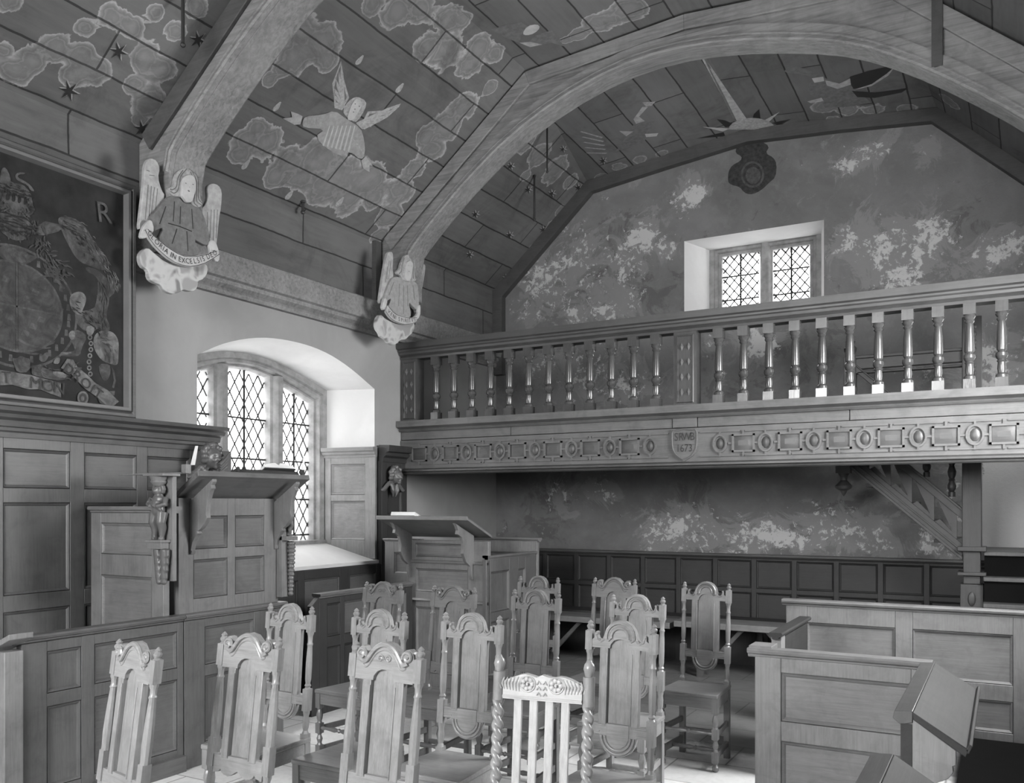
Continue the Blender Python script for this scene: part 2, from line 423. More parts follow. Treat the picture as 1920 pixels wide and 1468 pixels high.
# ---- roof
def prof(y):
    k = min(1, max(0, (y-6.85)/(YW-6.85)))
    a = [(XL, 3.40), (XL, 4.2), (-3.7, 5.5), (-2.25, 5.61), (-.76, 5.5), (XR, 4.2), (XR, 3.25)]
    b_ = [(XL, 3.40), (XL, 4.2), (-4.12, 5.29), (-2.3, 5.5), (-.55, 5.33), (XR, 4.1), (XR, 3.25)]
    return [(p[0]*(1-k)+q[0]*k, p[1]*(1-k)+q[1]*k) for p, q in zip(a, b_)]
def zroof(x, y):
    p = prof(y)[1:6]
    if x <= p[0][0] or x >= p[-1][0]: return -1
    for a, b_ in zip(p, p[1:]):
        if a[0] <= x <= b_[0]: return a[1]+(b_[1]-a[1])*(x-a[0])/(b_[0]-a[0])
    return -1
def roofhit(px, py, off=0.0):
    r = ray(px, py); o = Vector((0, 0, EYE)); t = 1.0
    def out(t):
        q = o+r*t
        return q.x <= XL or q.x >= XR or q.y >= YW or q.z >= zroof(q.x, q.y)
    while not out(t) and t < 20: t += .05
    lo, hi = t-.05, t
    for _ in range(14):
        mid = (lo+hi)/2
        if out(mid): hi = mid
        else: lo = mid
    return o+r*(lo-off)
CL = [(500,265,32),(462,262,26),(540,300,34),(590,305,45),(640,330,50),(690,340,40),(610,350,40),(570,335,30),(655,372,34),(515,330,22),(450,290,20),(480,238,18),(700,370,26),
 (870,200,30),(838,240,33),(815,280,28),(800,258,22),(775,318,22),(750,358,32),(728,405,26),(715,440,18),
 (565,55,36),(600,85,38),(555,108,32),(528,130,18),(612,112,22),(505,150,14),(790,15,30),(745,22,30),(700,5,22),(840,40,28),(868,36,18),(800,88,28),(838,95,34),(880,120,28),(900,92,28),(925,100,20),(918,165,14),
 (1085,65,20),(1130,40,30),(1180,18,34),(1060,75,12),(25,130,28),(60,112,26),(108,92,28),(150,105,28),(178,132,28),(140,140,24),(160,52,20),(210,32,26),(245,50,22),(290,22,16),(272,112,28),(305,130,24),(250,160,18),(280,192,30),(262,225,12),(370,15,22),
 (985,268,22),(1010,292,26),(1040,318,26),(1068,340,18),(985,330,12),(1290,98,22),(1335,95,14),(1130,332,14),(1160,312,14),(1200,300,14),(1240,288,10),(1545,200,22),(1590,207,20),(1640,205,18),(1700,204,16),(1560,222,10),
 (1050,395,12),(1035,420,12),(1005,470,12),(965,520,12),(835,385,22),(1780,190,20),(1800,170,16),(20,0,25),(330,60,18),(5,95,20)]
YN = 1.0
ys_f = list(np.arange(YN, YW+.001, (YW-YN)/200)); 
def prof_pts(y, counts=(6, 70, 40, 30, 30, 6)):
    p = prof(y); out = []
    for (a, b_), c in zip(zip(p, p[1:]), counts):
        for i in range(c): out.append((a[0]+(b_[0]-a[0])*i/c, a[1]+(b_[1]-a[1])*i/c))
    out.append(p[-1]); return out
ys_all = [YE-.05, -1.2, 0.0]+ys_f
verts = []; uvs = []
for y in ys_all:
    pp = prof_pts(y); s = 0; last = pp[0]
    for q in pp:
        s += math.hypot(q[0]-last[0], q[1]-last[1]); last = q
        verts.append((q[0], y, q[1])); uvs.append((y, s+.07))
K = len(prof_pts(0)); faces = []
for i in range(len(ys_all)-1):
    for j in range(K-1): faces.append((i*K+j, i*K+j+1, (i+1)*K+j+1, (i+1)*K+j))
V = np.array(verts); fieldc = np.zeros(len(V))
for px, py, r in CL:
    c = roofhit(px, py); d = (-c.x*ST+c.y*CT); R = r*d/FPX*1.2
    dist = np.sqrt(((V-np.array(c))**2).sum(1)); fieldc += np.exp(16*np.clip(1-dist/R, -.6, 1))*(dist < R*1.6)
rb = MB(); rb.v = verts; rb.f = faces; rb.m = [0]*len(faces)
fieldc = np.log(np.maximum(fieldc, 1e-4))/16
# painted figures on the boards, kept in the ceiling's own mesh
pm = [ROOF, WHITEP, ROBE, INK, WINGP, ROBE2, HAIR]
nroof = len(verts)
RPL = [0]
def paint(mi, pts, lev=1, sm=0):
    RPL[0] += 1; lev = lev+RPL[0]*.004
    if sm: pts = chaikin(pts, sm)
    q = [roofhit(x, y, .0025*lev) for x, y in pts]; rb.mi = mi; rb.poly(q); rb.mi = 0
def zz(pts, ox, oy, s): return [(ox+x/s, oy+y/s) for x, y in pts]
A3 = lambda pts: zz(pts, 430, 100, 4.586)
paint(6, A3([(960,65),(985,220),(1030,380),(970,490),(905,470),(885,260),(920,170)]), 1)
paint(2, A3([(955,110),(972,230),(1010,380),(965,460),(920,440),(905,290),(930,180)]), 2)
paint(6, A3([(1140,600),(1190,500),(1330,490),(1475,430),(1460,460),(1360,550),(1230,620),(1160,655)]), 1)
paint(2, A3([(1165,600),(1205,520),(1330,505),(1410,475),(1330,535),(1220,585)]), 2)
def feather(bx, by, tx, ty, wd, m_):
    d = Vector((tx-bx, ty-by)); nn = Vector((-d.y, d.x)).normalized()*wd; B_ = Vector((bx, by))
    paint(m_, A3([tuple(B_+nn*.4), tuple(B_+d*.7+nn), tuple(B_+d), tuple(B_+d*.7-nn), tuple(B_-nn*.4)]), 3)
for tx, ty in ((960,70),(938,150),(915,215),(896,290),(890,350),(900,420)): feather(990, 470, tx, ty, 13, 6); feather(990, 470, tx+6, ty+20, 5, 4)
for tx, ty in ((1475,432),(1440,478),(1370,538),(1300,590),(1225,632),(1165,652)): feather(1095, 600, tx, ty, 13, 6); feather(1095, 600, tx-16, ty+2, 5, 4)
paint(6, A3([(1100,370),(1180,410),(1170,480),(1100,590),(1060,585),(1000,540),(975,500),(1000,440),(1050,390)]), 3, 1)
paint(5, A3([(905,490),(1000,560),(1130,640),(1160,740),(1170,860),(1130,920),(1040,840),(990,890),(880,850),(730,720),(830,650),(640,640),(625,600),(650,540),(800,530)]), 4, 1)
for k in range(7):
    x = 800+k*36; paint(1, A3([(x+60, 620), (x+68, 625), (x+14, 800+k*8), (x, 790+k*8)]), 5)
for k in range(6):
    x = 655+k*26; paint(6, A3([(x, 548), (x+7, 548), (x+4, 630), (x-3, 630)]), 5)
    paint(6, A3([(1050+k*20, 740+k*22), (1056+k*20, 734+k*22), (1110+k*10, 760+k*24), (1106+k*10, 768+k*24)]), 5)
paint(1, A3([(1105,385),(1150,430),(1120,490),(1060,580),(1010,570),(1030,500),(1060,420)]), 5, 1)
for x, y in ((1083,435),(1118,455),(1080,480),(1068,505)): paint(2, A3([(x-5,y-4),(x+5,y-4),(x+5,y+4),(x-5,y+4)]), 6)
paint(4, A3([(630,540),(610,610),(560,615),(460,560),(540,550),(530,500),(590,520)]), 5)
paint(4, A3([(1175,885),(1235,970),(1205,960),(1205,1020),(1150,990),(1135,920)]), 5)
for cx, cy in ((395,470),(125,970),(500,1230),(935,1290),(1105,70),(1450,310)):   # painted tongues of flame
    paint(6, A3([(cx-25,cy+25),(cx-15,cy-10),(cx+60,cy-70),(cx+30,cy+10),(cx,cy+30)]), 1, 1)
Q3 = lambda pts: zz(pts, 1280, 0, 2.995)
paint(2, Q3([(570,400),(590,378),(620,368),(700,390),(780,430),(865,465),(740,432),(650,414),(590,410)]), 1)
paint(2, Q3([(700,520),(715,460),(800,440),(880,470),(930,440),(960,500),(1040,560),(1060,578),(930,600),(800,605),(770,560)]), 1)
paint(3, Q3([(940,430),(1040,400),(1190,365),(1150,420),(1060,480),(960,500),(935,460)]), 2)
paint(3, Q3([(950,510),(1080,520),(1200,505),(1265,495),(1230,520),(1080,550),(980,545)]), 2)
paint(4, Q3([(1195,370),(1155,424),(1060,484),(960,505),(1062,472),(1148,412)]), 3)
paint(1, Q3([(725,440),(790,430),(795,455),(740,465)]), 3); paint(4, Q3([(800,450),(880,470),(940,440),(945,475),(870,500),(810,480)]), 3)
paint(4, Q3([(700,570),(780,548),(792,568),(720,580)]), 3)
paint(4, Q3([(85,290),(125,325),(375,690),(305,692)]), 1)
paint(2, Q3([(120,330),(133,330),(310,692),(296,694)]), 2)
cxs, cys = 1410, 243
paint(6, [(cxs+44*math.cos(t), cys-22*math.sin(t)) for t in [math.pi*k/10 for k in range(11)]], 2)
paint(3, Q3([(385,690),(400,640),(430,612),(440,690)]), 1); paint(3, Q3([(190,668),(235,675),(310,705),(240,715)]), 1)
paint(1, Q3([(110,712),(265,722),(225,738)]), 1); paint(1, Q3([(440,686),(545,628),(480,688)]), 1); paint(3, Q3([(500,690),(610,668),(545,706)]), 1); paint(3, Q3([(80,778),(230,742),(240,765)]), 1)
P2z = lambda pts: zz(pts, 640, 0, 2.995)
paint(2, P2z([(840,165),(930,140),(1010,125),(1050,150),(1010,200),(1000,240),(940,220),(880,190)]), 1)
paint(2, P2z([(1090,200),(1180,170),(1255,262),(1180,240),(1120,250),(1050,235)]), 1)
paint(1, P2z([(1015,190),(1045,145),(1100,135),(1118,155),(1085,188),(1040,200)]), 2, 1)
paint(4, P2z([(1000,240),(1060,235),(1130,250),(1060,265)]), 2)
paint(2, P2z([(1640,700),(1760,680),(1700,800),(1540,850),(1590,780)]), 1)
paint(4, P2z([(1690,600),(1722,600),(1672,655),(1705,680),(1655,695),(1640,670)]), 2); paint(1, P2z([(1705,752),(1780,748),(1770,765),(1712,770)]), 2); paint(4, P2z([(1560,735),(1640,738),(1600,765)]), 2)
paint(6, P2z([(1690,575),(1765,570),(1740,595),(1710,598)]), 1)
for k in range(5): paint(6, P2z([(1340+k*8,740+k*30),(1350+k*8,737+k*30),(1470+k*6,770+k*22),(1460+k*6,776+k*22)]), 1)
for cx, cy, r in ((371,75,17),(222,97,18),(129,171,20),(266,242,17),(857,312,9),(957,312,8),(990,356,8),(1034,363,8),(1084,352,8),(1055,280,7),(891,402,8),(955,441,8),(1018,431,8),(785,449,8),(880,478,8),(1130,302,8),(948,522,8)):
    st = []; sh = []
    for k in range(12):
        a = k*math.pi/6+.3; rr = r if k % 2 == 0 else r*.32
        st.append((cx+rr*math.cos(a), cy+rr*math.sin(a))); sh.append((cx+2.0+rr*1.06*math.cos(a), cy-1.2+rr*1.06*math.sin(a)))
    paint(6, sh, 1); paint(3, st, 2)
ro = rb.build('ceiling', pm, None, smooth=False, recalc=False); struct(ro)
me = ro.data
a_ = me.attributes.new('cloud', 'FLOAT', 'POINT'); vals = np.full(len(me.vertices), -.8); vals[:nroof] = fieldc; a_.data.foreach_set('value', vals)
ul = me.uv_layers.new(name='UVMap'); idx = np.zeros(len(me.loops), dtype=int); me.loops.foreach_get('vertex_index', idx)
uvf = np.zeros((len(me.vertices), 2)); uvf[:nroof] = uvs; ul.data.foreach_set('uv', uvf[idx].ravel())
# ---- south (left) wall with the segmental window
def resamp(pts, n_):
    P = [Vector(p) for p in pts]; L = [0]
    for a, b_ in zip(P, P[1:]): L.append(L[-1]+(b_-a).length)
    o = []
    for i in range(n_):
        s = L[-1]*i/(n_-1); k = max(0, min(len(P)-2, sum(1 for q in L[1:-1] if q < s)))
        o.append(P[k]+(P[k+1]-P[k])*((s-L[k])/max(1e-9, L[k+1]-L[k])))
    return o
AO = resamp(chaikin([(4.62,2.79),(4.9,2.93),(5.25,3.03),(5.6,3.06),(5.983,3.045),(6.347,2.955),(6.76,2.775)], 2, False), 25)
AI = resamp(chaikin([(4.72,2.79),(5.05,2.90),(5.384,2.985),(5.7,3.005),(5.95,2.985),(6.302,2.91),(6.702,2.79)], 2, False), 25)
SO, SI = 1.117, 1.273
f = MB()
f.box(XL-.8, XL, YE, 4.62, 0, 3.4); f.box(XL-.8, XL, 6.76, YW, 0, 3.4); f.box(XL-.8, XL-.06, YE, YW, 3.4, 4.6)
f.box(XL-.5, XL, 4.62, 6.76, 0, SO-.03)
f.poly([(XL, 4.62, 3.4)]+[(XL, p[0], p[1]) for p in AO]+[(XL, 6.76, 3.4)])
struct(f.build('wall_left', PLAST))
f = MB()
outO = [(4.62, SO)]+[tuple(p) for p in AO]+[(6.76, SO)]; outI = [(4.72, SI)]+[tuple(p) for p in AI]+[(6.702, SI)]
k = len(outO)
f.add([(XL, a, b_) for a, b_ in outO]+[(-5.88, a, b_) for a, b_ in outI], [(i, i+1, i+1+k, i+k) for i in range(k-1)])
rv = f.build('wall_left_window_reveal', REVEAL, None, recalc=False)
struct(rv); rv.name = 'wall_left_reveal'
# window 1
win = thing('window_1', '', '', (-5.88, 5.7, SI)); del win['label']; del win['category']; struct(win)
def inset(pts, d):
    y0, y1 = pts[0][0], pts[-1][0]; c = (y0+y1)/2; q = []
    for a, b_ in pts: q.append((c+(a-c)*((y1-y0)/2-d)/((y1-y0)/2), b_-d if b_ > 1.5 else b_))
    return q
L0 = outI; loops = [(0, -5.88), (.05, -5.88), (.062, -5.90), (.085, -5.90), (.10, -5.95), (.115, -5.95), (.13, -6.0), (.13, -6.12)]
f = MB(); vs = []
for d, x in loops: vs += [(x, a, b_) for a, b_ in inset(L0, d)]
f.add(vs, [(j*k+i, j*k+i+1, (j+1)*k+i+1, (j+1)*k+i) for j in range(len(loops)-1) for i in range(k-1)])
f.box(-6.12, -5.86, 4.72, 6.70, SI-.12, SI+.035)
f.build('stone_frame', STONE, win, recalc=False, angle=50)
def headz(y):
    q = inset(L0, .13)[1:-1]
    for a, b_ in zip(q, q[1:]):
        if a[0] <= y <= b_[0]: return a[1]+(b_[1]-a[1])*(y-a[0])/(b_[0]-a[0])
    return 2.6
for yc in (5.40, 6.067):
    f = MB(); pr_ = [(-5.88, -.03), (-5.88, .03), (-5.9, .045), (-5.93, .05), (-5.95, .068), (-6.0, .075), (-6.1, .075), (-6.1, -.075), (-6.0, -.075), (-5.95, -.068), (-5.93, -.05), (-5.9, -.045)]
    f.ext([(a, yc+b_, SI) for a, b_ in pr_], (0, 0, headz(yc)-SI+.03)); f.build('mullion', STONE, win)
def leaded(win, side, lights, z0, ztop, plane, px_, pz, bars, vbar=True):
    for (a, b_) in lights:
        to = (lambda u, v, d=0: (plane+d, u, v)) if side == 'x' else (lambda u, v, d=0: (u, plane+d, v))
        sgn = 1 if side == 'x' else -1
        g = MB(); N_ = 8
        g.poly([to(a, z0), to(b_, z0)]+[to(b_+(a-b_)*i/N_, ztop(b_+(a-b_)*i/N_)) for i in range(N_+1)])
        go = g.build('glass_pane', GLASS, win, smooth=False, recalc=False)
        c = MB()
        def seg(p, q, wd, dep=.006):
            p, q = Vector(p), Vector(q); d = (q-p)
            if d.length < 1e-6: return
            nn = Vector((-d.y, d.x)).normalized()*wd/2
            c.ext([to(*(p+nn), sgn*.002), to(*(q+nn), sgn*.002), to(*(q-nn), sgn*.002), to(*(p-nn), sgn*.002)], (sgn*dep, 0, 0) if side == 'x' else (0, sgn*dep, 0))
        zt = max(ztop(a+(b_-a)*i/10) for i in range(11))
        for sg in (1, -1):
            kx = pz/px_
            off = a-(zt-z0)/kx
            while off < b_+(zt-z0)/kx:
                inside = []; M = 60
                for i in range(M+1):
                    z = z0+(zt-z0)*i/M; u = off+sg*(z-z0)/kx
                    inside.append(a <= u <= b_ and z <= ztop(u))
                i = 0
                while i <= M:
                    if inside[i]:
                        j = i
                        while j < M and inside[j+1]: j += 1
                        za, zb = z0+(zt-z0)*i/M, z0+(zt-z0)*j/M
                        seg((off+sg*(za-z0)/kx, za), (off+sg*(zb-z0)/kx, zb), .012 if side == 'x' else .013)
                        i = j+1
                    else: i += 1
                off += px_
        c.build('lead_came', LEAD, go)
        s = MB(); mid = (a+b_)/2
        if vbar: s.tube([to(mid, z0, sgn*.012), to(mid, ztop(mid), sgn*.012)], .011, 6)
        for z in bars: s.tube([to(a, z, sgn*.016), to(b_, z, sgn*.016)], .009, 6)
        s.build('saddle_bar', IRON, go)
leaded(win, 'x', [(4.81, 5.325), (5.475, 5.99), (6.142, 6.60)], SI, headz, -6.02, .112, .185, [1.36, 1.705, 2.07, 2.435])
# pale sill board inside the reveal
f = MB(); f.add([(XL+.03, 4.6, SO), (XL+.03, 6.79, SO), (-5.86, 6.70, SI), (-5.86, 4.72, SI), (XL+.03, 4.6, SO-.03), (XL+.03, 6.79, SO-.03), (-5.86, 6.7, SI-.06), (-5.86, 4.72, SI-.06)],
      [(0,1,2,3),(4,7,6,5),(0,4,5,1),(1,5,6,2),(2,6,7,3),(3,7,4,0)])
so = f.build('window_1_sill', REVEAL, win)
so.name = 'sill'
# ---- west (back) wall
f = MB()
wx0, wx1, wz0, wz1 = -2.996, -1.566, 3.57, 4.475
xs = sorted(set(list(np.arange(XL, XR+.001, (XR-XL)/110))+[wx0, wx1])); zs = sorted(set(list(np.arange(0, 5.61, 5.6/90))+[wz0, wz1]))
vi = {}
for i, x in enumerate(xs):
    for j, z in enumerate(zs): vi[(i, j)] = len(f.v); f.v.append((x, YW, z))
for i in range(len(xs)-1):
    for j in range(len(zs)-1):
        mx_, mz_ = (xs[i]+xs[i+1])/2, (zs[j]+zs[j+1])/2
        if wx0 < mx_ < wx1 and wz0 < mz_ < wz1: continue
        f.f.append([vi[(i, j)], vi[(i, j+1)], vi[(i+1, j+1)], vi[(i+1, j)]]); f.m.append(0)
nface = len(f.v)
# painted cartouche, on the wall's own mesh
def wp(mi, pts, lev=1, sm=1):
    pts = chaikin(pts, sm) if sm else pts
    f.mi = mi; f.poly([at(x, y, 'y', YW-.004*lev) for x, y in pts]); f.mi = 0
c5 = lambda pts: zz(pts, 1340, 230, 9.786)
wp(1, c5([(560,330),(830,330),(1010,430),(930,560),(1080,640),(1140,760),(1120,1000),(1000,1100),(880,1220),(760,1290),(640,1320),(540,1280),(460,1180),(300,1140),(240,1080),(250,900),(320,780),(480,700),(500,620),(380,560),(400,450)]), 1)
wp(2, [(1411+22*math.cos(t), 327+25*math.sin(t)) for t in [2*math.pi*k/20 for k in range(20)]], 2, 0)
wp(1, [(1411+18*math.cos(t), 327+21*math.sin(t)) for t in [2*math.pi*k/20 for k in range(20)]], 3, 0)
wp(2, [(1412+14*math.cos(t), 329+16*math.sin(t)) for t in [2*math.pi*k/20 for k in range(20)]], 4, 0)
CART = plain('faded_cartouche_paint', .04, .85, .1, .4, 25); CART2 = plain('faded_cartouche_ground', .07, .85, .1, .3, 30)
wo = f.build('wall_back', [DECAY, CART, CART2], None, smooth=False, recalc=False); struct(wo)
V = np.array([tuple(v.co) for v in wo.data.vertices])
LIGHTB = [(1080,480,55),(1185,480,42),(1010,515,38),(1160,575,50),(1070,590,40),(985,590,34),(1215,430,30),(1290,365,34),(1310,350,20),(1620,290,24),(1600,305,20),(1560,312,16),(1655,282,16),(1735,285,26),(1680,235,16),(1650,470,55),(1740,435,45),(1850,480,34),(1700,500,50),(1895,460,34),(1590,450,30),(1225,1000,34),(1270,985,40),(1330,1005,40),(1400,1015,34),(1450,1000,30),(1560,990,40),(1620,1000,34),(1500,1015,30),(1050,925,36),(1120,915,30),(1150,925,20),(1740,1020,24),(1660,1030,24),(1085,700,50),(1180,715,50),(1010,690,24),(1400,640,34),(1870,660,50),(1850,715,36),(1720,690,34),(1330,650,20),(1355,700,18),(1890,930,120),(1900,1000,90),(1130,370,16),(1190,345,12),(1250,470,20),(1440,640,30)]
DARKB = [(1165,520,60),(1100,560,40),(1240,560,40),(1330,720,60),(1480,690,60),(1540,640,45),(1620,560,36),(1810,420,30),(1880,430,24),(1060,930,50),(1000,960,40),(1290,930,30),(1600,940,30),(1700,960,30),(1130,430,30),(1180,410,20),(1090,640,30)]
def wfield(bl, k=1.0):
    q = np.zeros(len(V))
    for px, py, r in bl:
        c = at(px, py, 'y', YW); R = r*(-c.x*ST+c.y*CT)/FPX*1.35
        q += .75*np.exp(-((V[:, 0]-c.x)**2+(V[:, 2]-c.z)**2)/R**2*1.3)
    return np.minimum(q, 1.0)*k
for nm, bl in (('flake', LIGHTB), ('damp', DARKB)):
    fv = wfield(bl)
    if nm == 'flake':   # even paler tone beside the stair
        fv = fv+1.5*np.clip((V[:, 0]+.22)/.12, 0, 1)*np.clip((2.35-V[:, 2])/.2, 0, 1)
    a_ = wo.data.attributes.new(nm, 'FLOAT', 'POINT'); a_.data.foreach_set('value', fv)
win2 = bpy.data.objects.new('window_2', None); COL.objects.link(win2); win2.location = (-2.28, 9.6, 3.4); struct(win2)
f = MB(); O_ = [(wx0, wz0), (wx0, wz1), (wx1, wz1), (wx1, wz0)]; I_ = [(-2.875, 3.60), (-2.875, 4.49), (-1.68, 4.49), (-1.68, 3.60)]
f.add([(a, YW, b_) for a, b_ in O_]+[(a, 9.6, b_) for a, b_ in I_], [(0,1,5,4),(1,2,6,5),(2,3,7,6),(3,0,4,7)])
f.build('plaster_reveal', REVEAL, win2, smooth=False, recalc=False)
f = MB(); f.nest((0, 9.6, 0), (1, 0, 0), (0, 0, 1), (0, -1, 0), -2.875, -1.68, 3.58, 4.54, [(0, 0), (.05, 0), (.06, -.02), (.085, -.02), (.095, -.05), (.125, -.05), (.13, -.08), (.13, -.25)], close=False)
f.build('stone_frame', STONE, win2, recalc=False)
f = MB(); f.ext([(-2.265+b_, 9.6-(a+5.88), 3.59) for a, b_ in pr_], (0, 0, .94)); f.build('mullion', STONE, win2)
leaded(win2, 'y', [(-2.745, -2.34), (-2.19, -1.81)], 3.62, lambda u: 4.45, 9.68, .1, .115, [3.66, 3.92, 4.18])
# ---- unseen walls, so daylight comes only through openings
f = MB()
for a in ((YE, 3.6, 0, 5.6), (3.6, 4.75, 0, 5.6), (4.75, 6.55, 0, 1.9), (4.75, 6.55, 3.3, 5.6), (6.55, 8.05, 0, 5.6), (8.05, 8.55, 0, 2.0), (8.05, 8.55, 3.2, 5.6), (8.55, YW, 0, 5.6)): f.box(XR, XR+.3, a[0], a[1], a[2], a[3])
struct(f.build('wall_right', SIDEW))
f = MB()
for a in ((XL-.8, -3.5, 0, 5.7), (-3.5, -1.1, 0, 2.1), (-3.5, -1.1, 4.3, 5.7), (-1.1, XR+.3, 0, 5.7)): f.box(a[0], a[1], YE-.3, YE, a[2], a[3])
struct(f.build('wall_front', SIDEW))
# ---- roof trims
f = MB(); 
pl = [(-5.33, 3.2), (-5.33, 4.2), (-4.12, 5.29), (-3.2, 5.40), (-2.3, 5.5), (-1.4, 5.42), (-.55, 5.33), (.75, 4.1)]
lo = [(-5.20, 3.2), (-5.20, 4.12), (-4.055, 5.165), (-3.2, 5.27), (-2.3, 5.37), (-1.4, 5.30), (-.60, 5.215), (.75, 3.93)]
for (a, b_, c, d) in zip(pl, pl[1:], lo[1:], lo): f.ext([(a[0], 9.0, a[1]), (b_[0], 9.0, b_[1]), (c[0], 9.0, c[1]), (d[0], 9.0, d[1])], (0, .088, 0))
struct(f.build('trim_1', DRK))
f = MB(); PLT = [(0, 0), (.05, .0), (.06, .03), (.05, .05), (.085, .075), (.09, .105), (.12, .115), (.13, .16), (.13, .30), (.11, .315), (0, .315)]
f.mould(PLT, (XL, 1.0, 3.285), (XL, 9.0, 3.285), (1, 0, 0)); struct(f.build('trim_2', RIB))
# ---- roof trusses
TRL = [(-4.97, 3.62), (-4.97, 4.02), (-4.84, 4.16), (-4.57, 4.40), (-4.30, 4.62), (-3.85, 4.93), (-3.37, 5.15), (-2.87, 5.29), (-2.40, 5.33), (-1.9, 5.28), (-1.35, 5.15), (-.974, 5.02), (-.615, 4.81), (-.275, 4.56), (.11, 4.24), (.32, 4.02), (.36, 3.62)]
def truss(y0, y1, label, cover):
    t = thing('roof_truss', label, 'roof truss', (XL+.05, (y0+y1)/2, 3.42), 0, 'oak roof trusses')
    f = MB(); f.box(XL+.003, -5.035, y0+.02, y1-.02, 3.42, 3.66); f.build('corbel_block', DRK, t)
    low = chaikin(TRL, 1, False)
    up = [(XL+.004, 3.62), (XL+.004, 4.2), (-3.7, 5.494), (-2.25, 5.604), (-.76, 5.494), (XR-.004, 4.2), (XR-.004, 3.62)]
    f = MB(); f.ext([(x, y0, z) for x, z in up]+[(x, y0, z) for x, z in low[::-1]], (0, y1-y0, 0)); f.build('arch_brace', RIB, t, bevel=.012)
    # roll moulding run along the arch edge and a flat board under the roof slope
    f = MB(); g = [low[i] for i in range(2, len(low)-2)]
    off = []
    for i, p in enumerate(g):
        a, b_ = g[max(0, i-1)], g[min(len(g)-1, i+1)]; d = Vector((b_[0]-a[0], b_[1]-a[1])).normalized(); off.append(Vector(p)+Vector((-d.y, d.x))*.075)
    for r_, dd in ((.016, .018), (.011, .055)):
        path = []
        for p, q in zip(g, off): v = Vector(p)+(q-Vector(p)).normalized()*dd; path.append((v.x, y0-.034, v.y))
        f.tube(path, r_, 6)
    f.build('edge_moulding', RIB, t)
    f = MB(); g2 = [Vector(p) for p in low[1:-1]]; o2 = []
    for i, p in enumerate(g2):
        a, b_ = g2[max(0, i-1)], g2[min(len(g2)-1, i+1)]; d = (b_-a).normalized(); o2.append(p+Vector((-d.y, d.x))*.125)
    for i in range(len(g2)-1):
        f.ext([(g2[i].x, y0-.035, g2[i].y), (g2[i+1].x, y0-.035, g2[i+1].y), (o2[i+1].x, y0-.035, o2[i+1].y), (o2[i].x, y0-.035, o2[i].y)], (0, .036, 0))
    f.build('arch_band', RIB, t)
    f = MB(); iu = [(-5.18, 4.12), (-3.66, 5.36), (-2.25, 5.47), (-.80, 5.36), (.6, 4.12)]
    uu = [(-5.26, 4.235), (-3.7, 5.48), (-2.25, 5.59), (-.76, 5.48), (.68, 4.235)]
    for a, b_, c, d in zip(uu, uu[1:], iu[1:], iu): f.ext([(a[0], y0-.03, a[1]), (b_[0], y0-.03, b_[1]), (c[0], y0-.03, c[1]), (d[0], y0-.03, d[1])], (0, .03, 0))
    f.build('cover_board', cover, t, bevel=.005)
    return t
truss(4.10, 4.36, 'moulded arch-braced oak roof truss above the angel with the Gloria scroll', RIBD)
t2 = truss(6.84, 7.05, 'moulded arch-braced oak roof truss spanning the nave in front of the gallery', RIB)
f = MB(); a = at(1752, -40, 'y', 6.8); b_ = at(1757, 125, 'y', 6.8); f.box(b_.x-.035, b_.x+.035, 6.79, 6.84, b_.z, a.z+.05); f.build('iron_strap', DRK, t2)
for y in (6.74, 4.02): pass
f = MB(); f.box(XL, XL+.05, 6.72, 6.80, 3.60, 4.2); struct(f.build('trim_3', DRK))
#@@GALLERY
# ================================================================== gallery
GY = 7.2
gal = thing('gallery', 'carved oak west gallery with turned balusters and panelled frieze dated 1673', 'gallery', (-2.3, GY, 1.96))
x0, x1 = XL+.01, XR-.01
f = MB(); f.box(x0, x1, GY-.03, GY+.14, 1.985, 2.30); f.build('frieze_beam', GALB, gal, bevel=.003)
f = MB(); f.mould([(0, 0), (.045, .0), (.055, .01), (.05, .02), (.075, .03), (.075, .045), (.03, .06), (0, .06)], (x0, GY-.03, 1.955), (x1, GY-.03, 1.955), (0, -1, 0)); f.build('bottom_moulding', GAL, gal)
f = MB()
for a, b_, e in ((x0, -4.05, 0), (-4.045, -2.47, .004), (-2.25, -1.05, 0), (-1.045, x1, .005)): f.box(a, b_, GY-.022-e, GY+.1, 2.305, 2.395)
f.box(-2.465, -2.255, GY-.034, GY+.1, 2.305, 2.395)
f.build('fascia_board', GALB, gal, bevel=.003)
f = MB(); f.mould([(0, 0), (.03, 0), (.045, .015), (.035, .025), (.07, .04), (.085, .045), (.085, .105), (0, .105)], (x0, GY-.02, 2.385), (x1, GY-.02, 2.385), (0, -1, 0)); f.box(x0, x1, GY-.03, GY+.1, 2.385, 2.49); f.build('sill_rail', GALB, gal)
f = MB(); f.box(x0, x1, GY-.02, GY+.1, 3.115, 3.26)
f.mould([(0, 0), (.015, 0), (.022, .02), (.015, .03), (.04, .045), (.045, .065), (.06, .075), (.06, .09), (.085, .1), (.085, .155), (0, .16)], (x0, GY-.02, 3.113), (x1, GY-.02, 3.113), (0, -1, 0))
f.build('handrail', GAL, gal)
f = MB(); f.box(x0, -1.3, GY+.14, YW-.01, 2.2, 2.30); f.box(-1.3, x1, GY+.14, 8.15, 2.2, 2.30); f.build('floor_deck', DRK, gal)
f = MB()
for xx in np.arange(-5.0, .6, .55): f.box(xx, xx+.09, GY+.14, 8.15 if xx > -1.4 else YW-.02, 2.06, 2.2)
f.build('joist', DRK, gal)['kind'] = 'stuff'
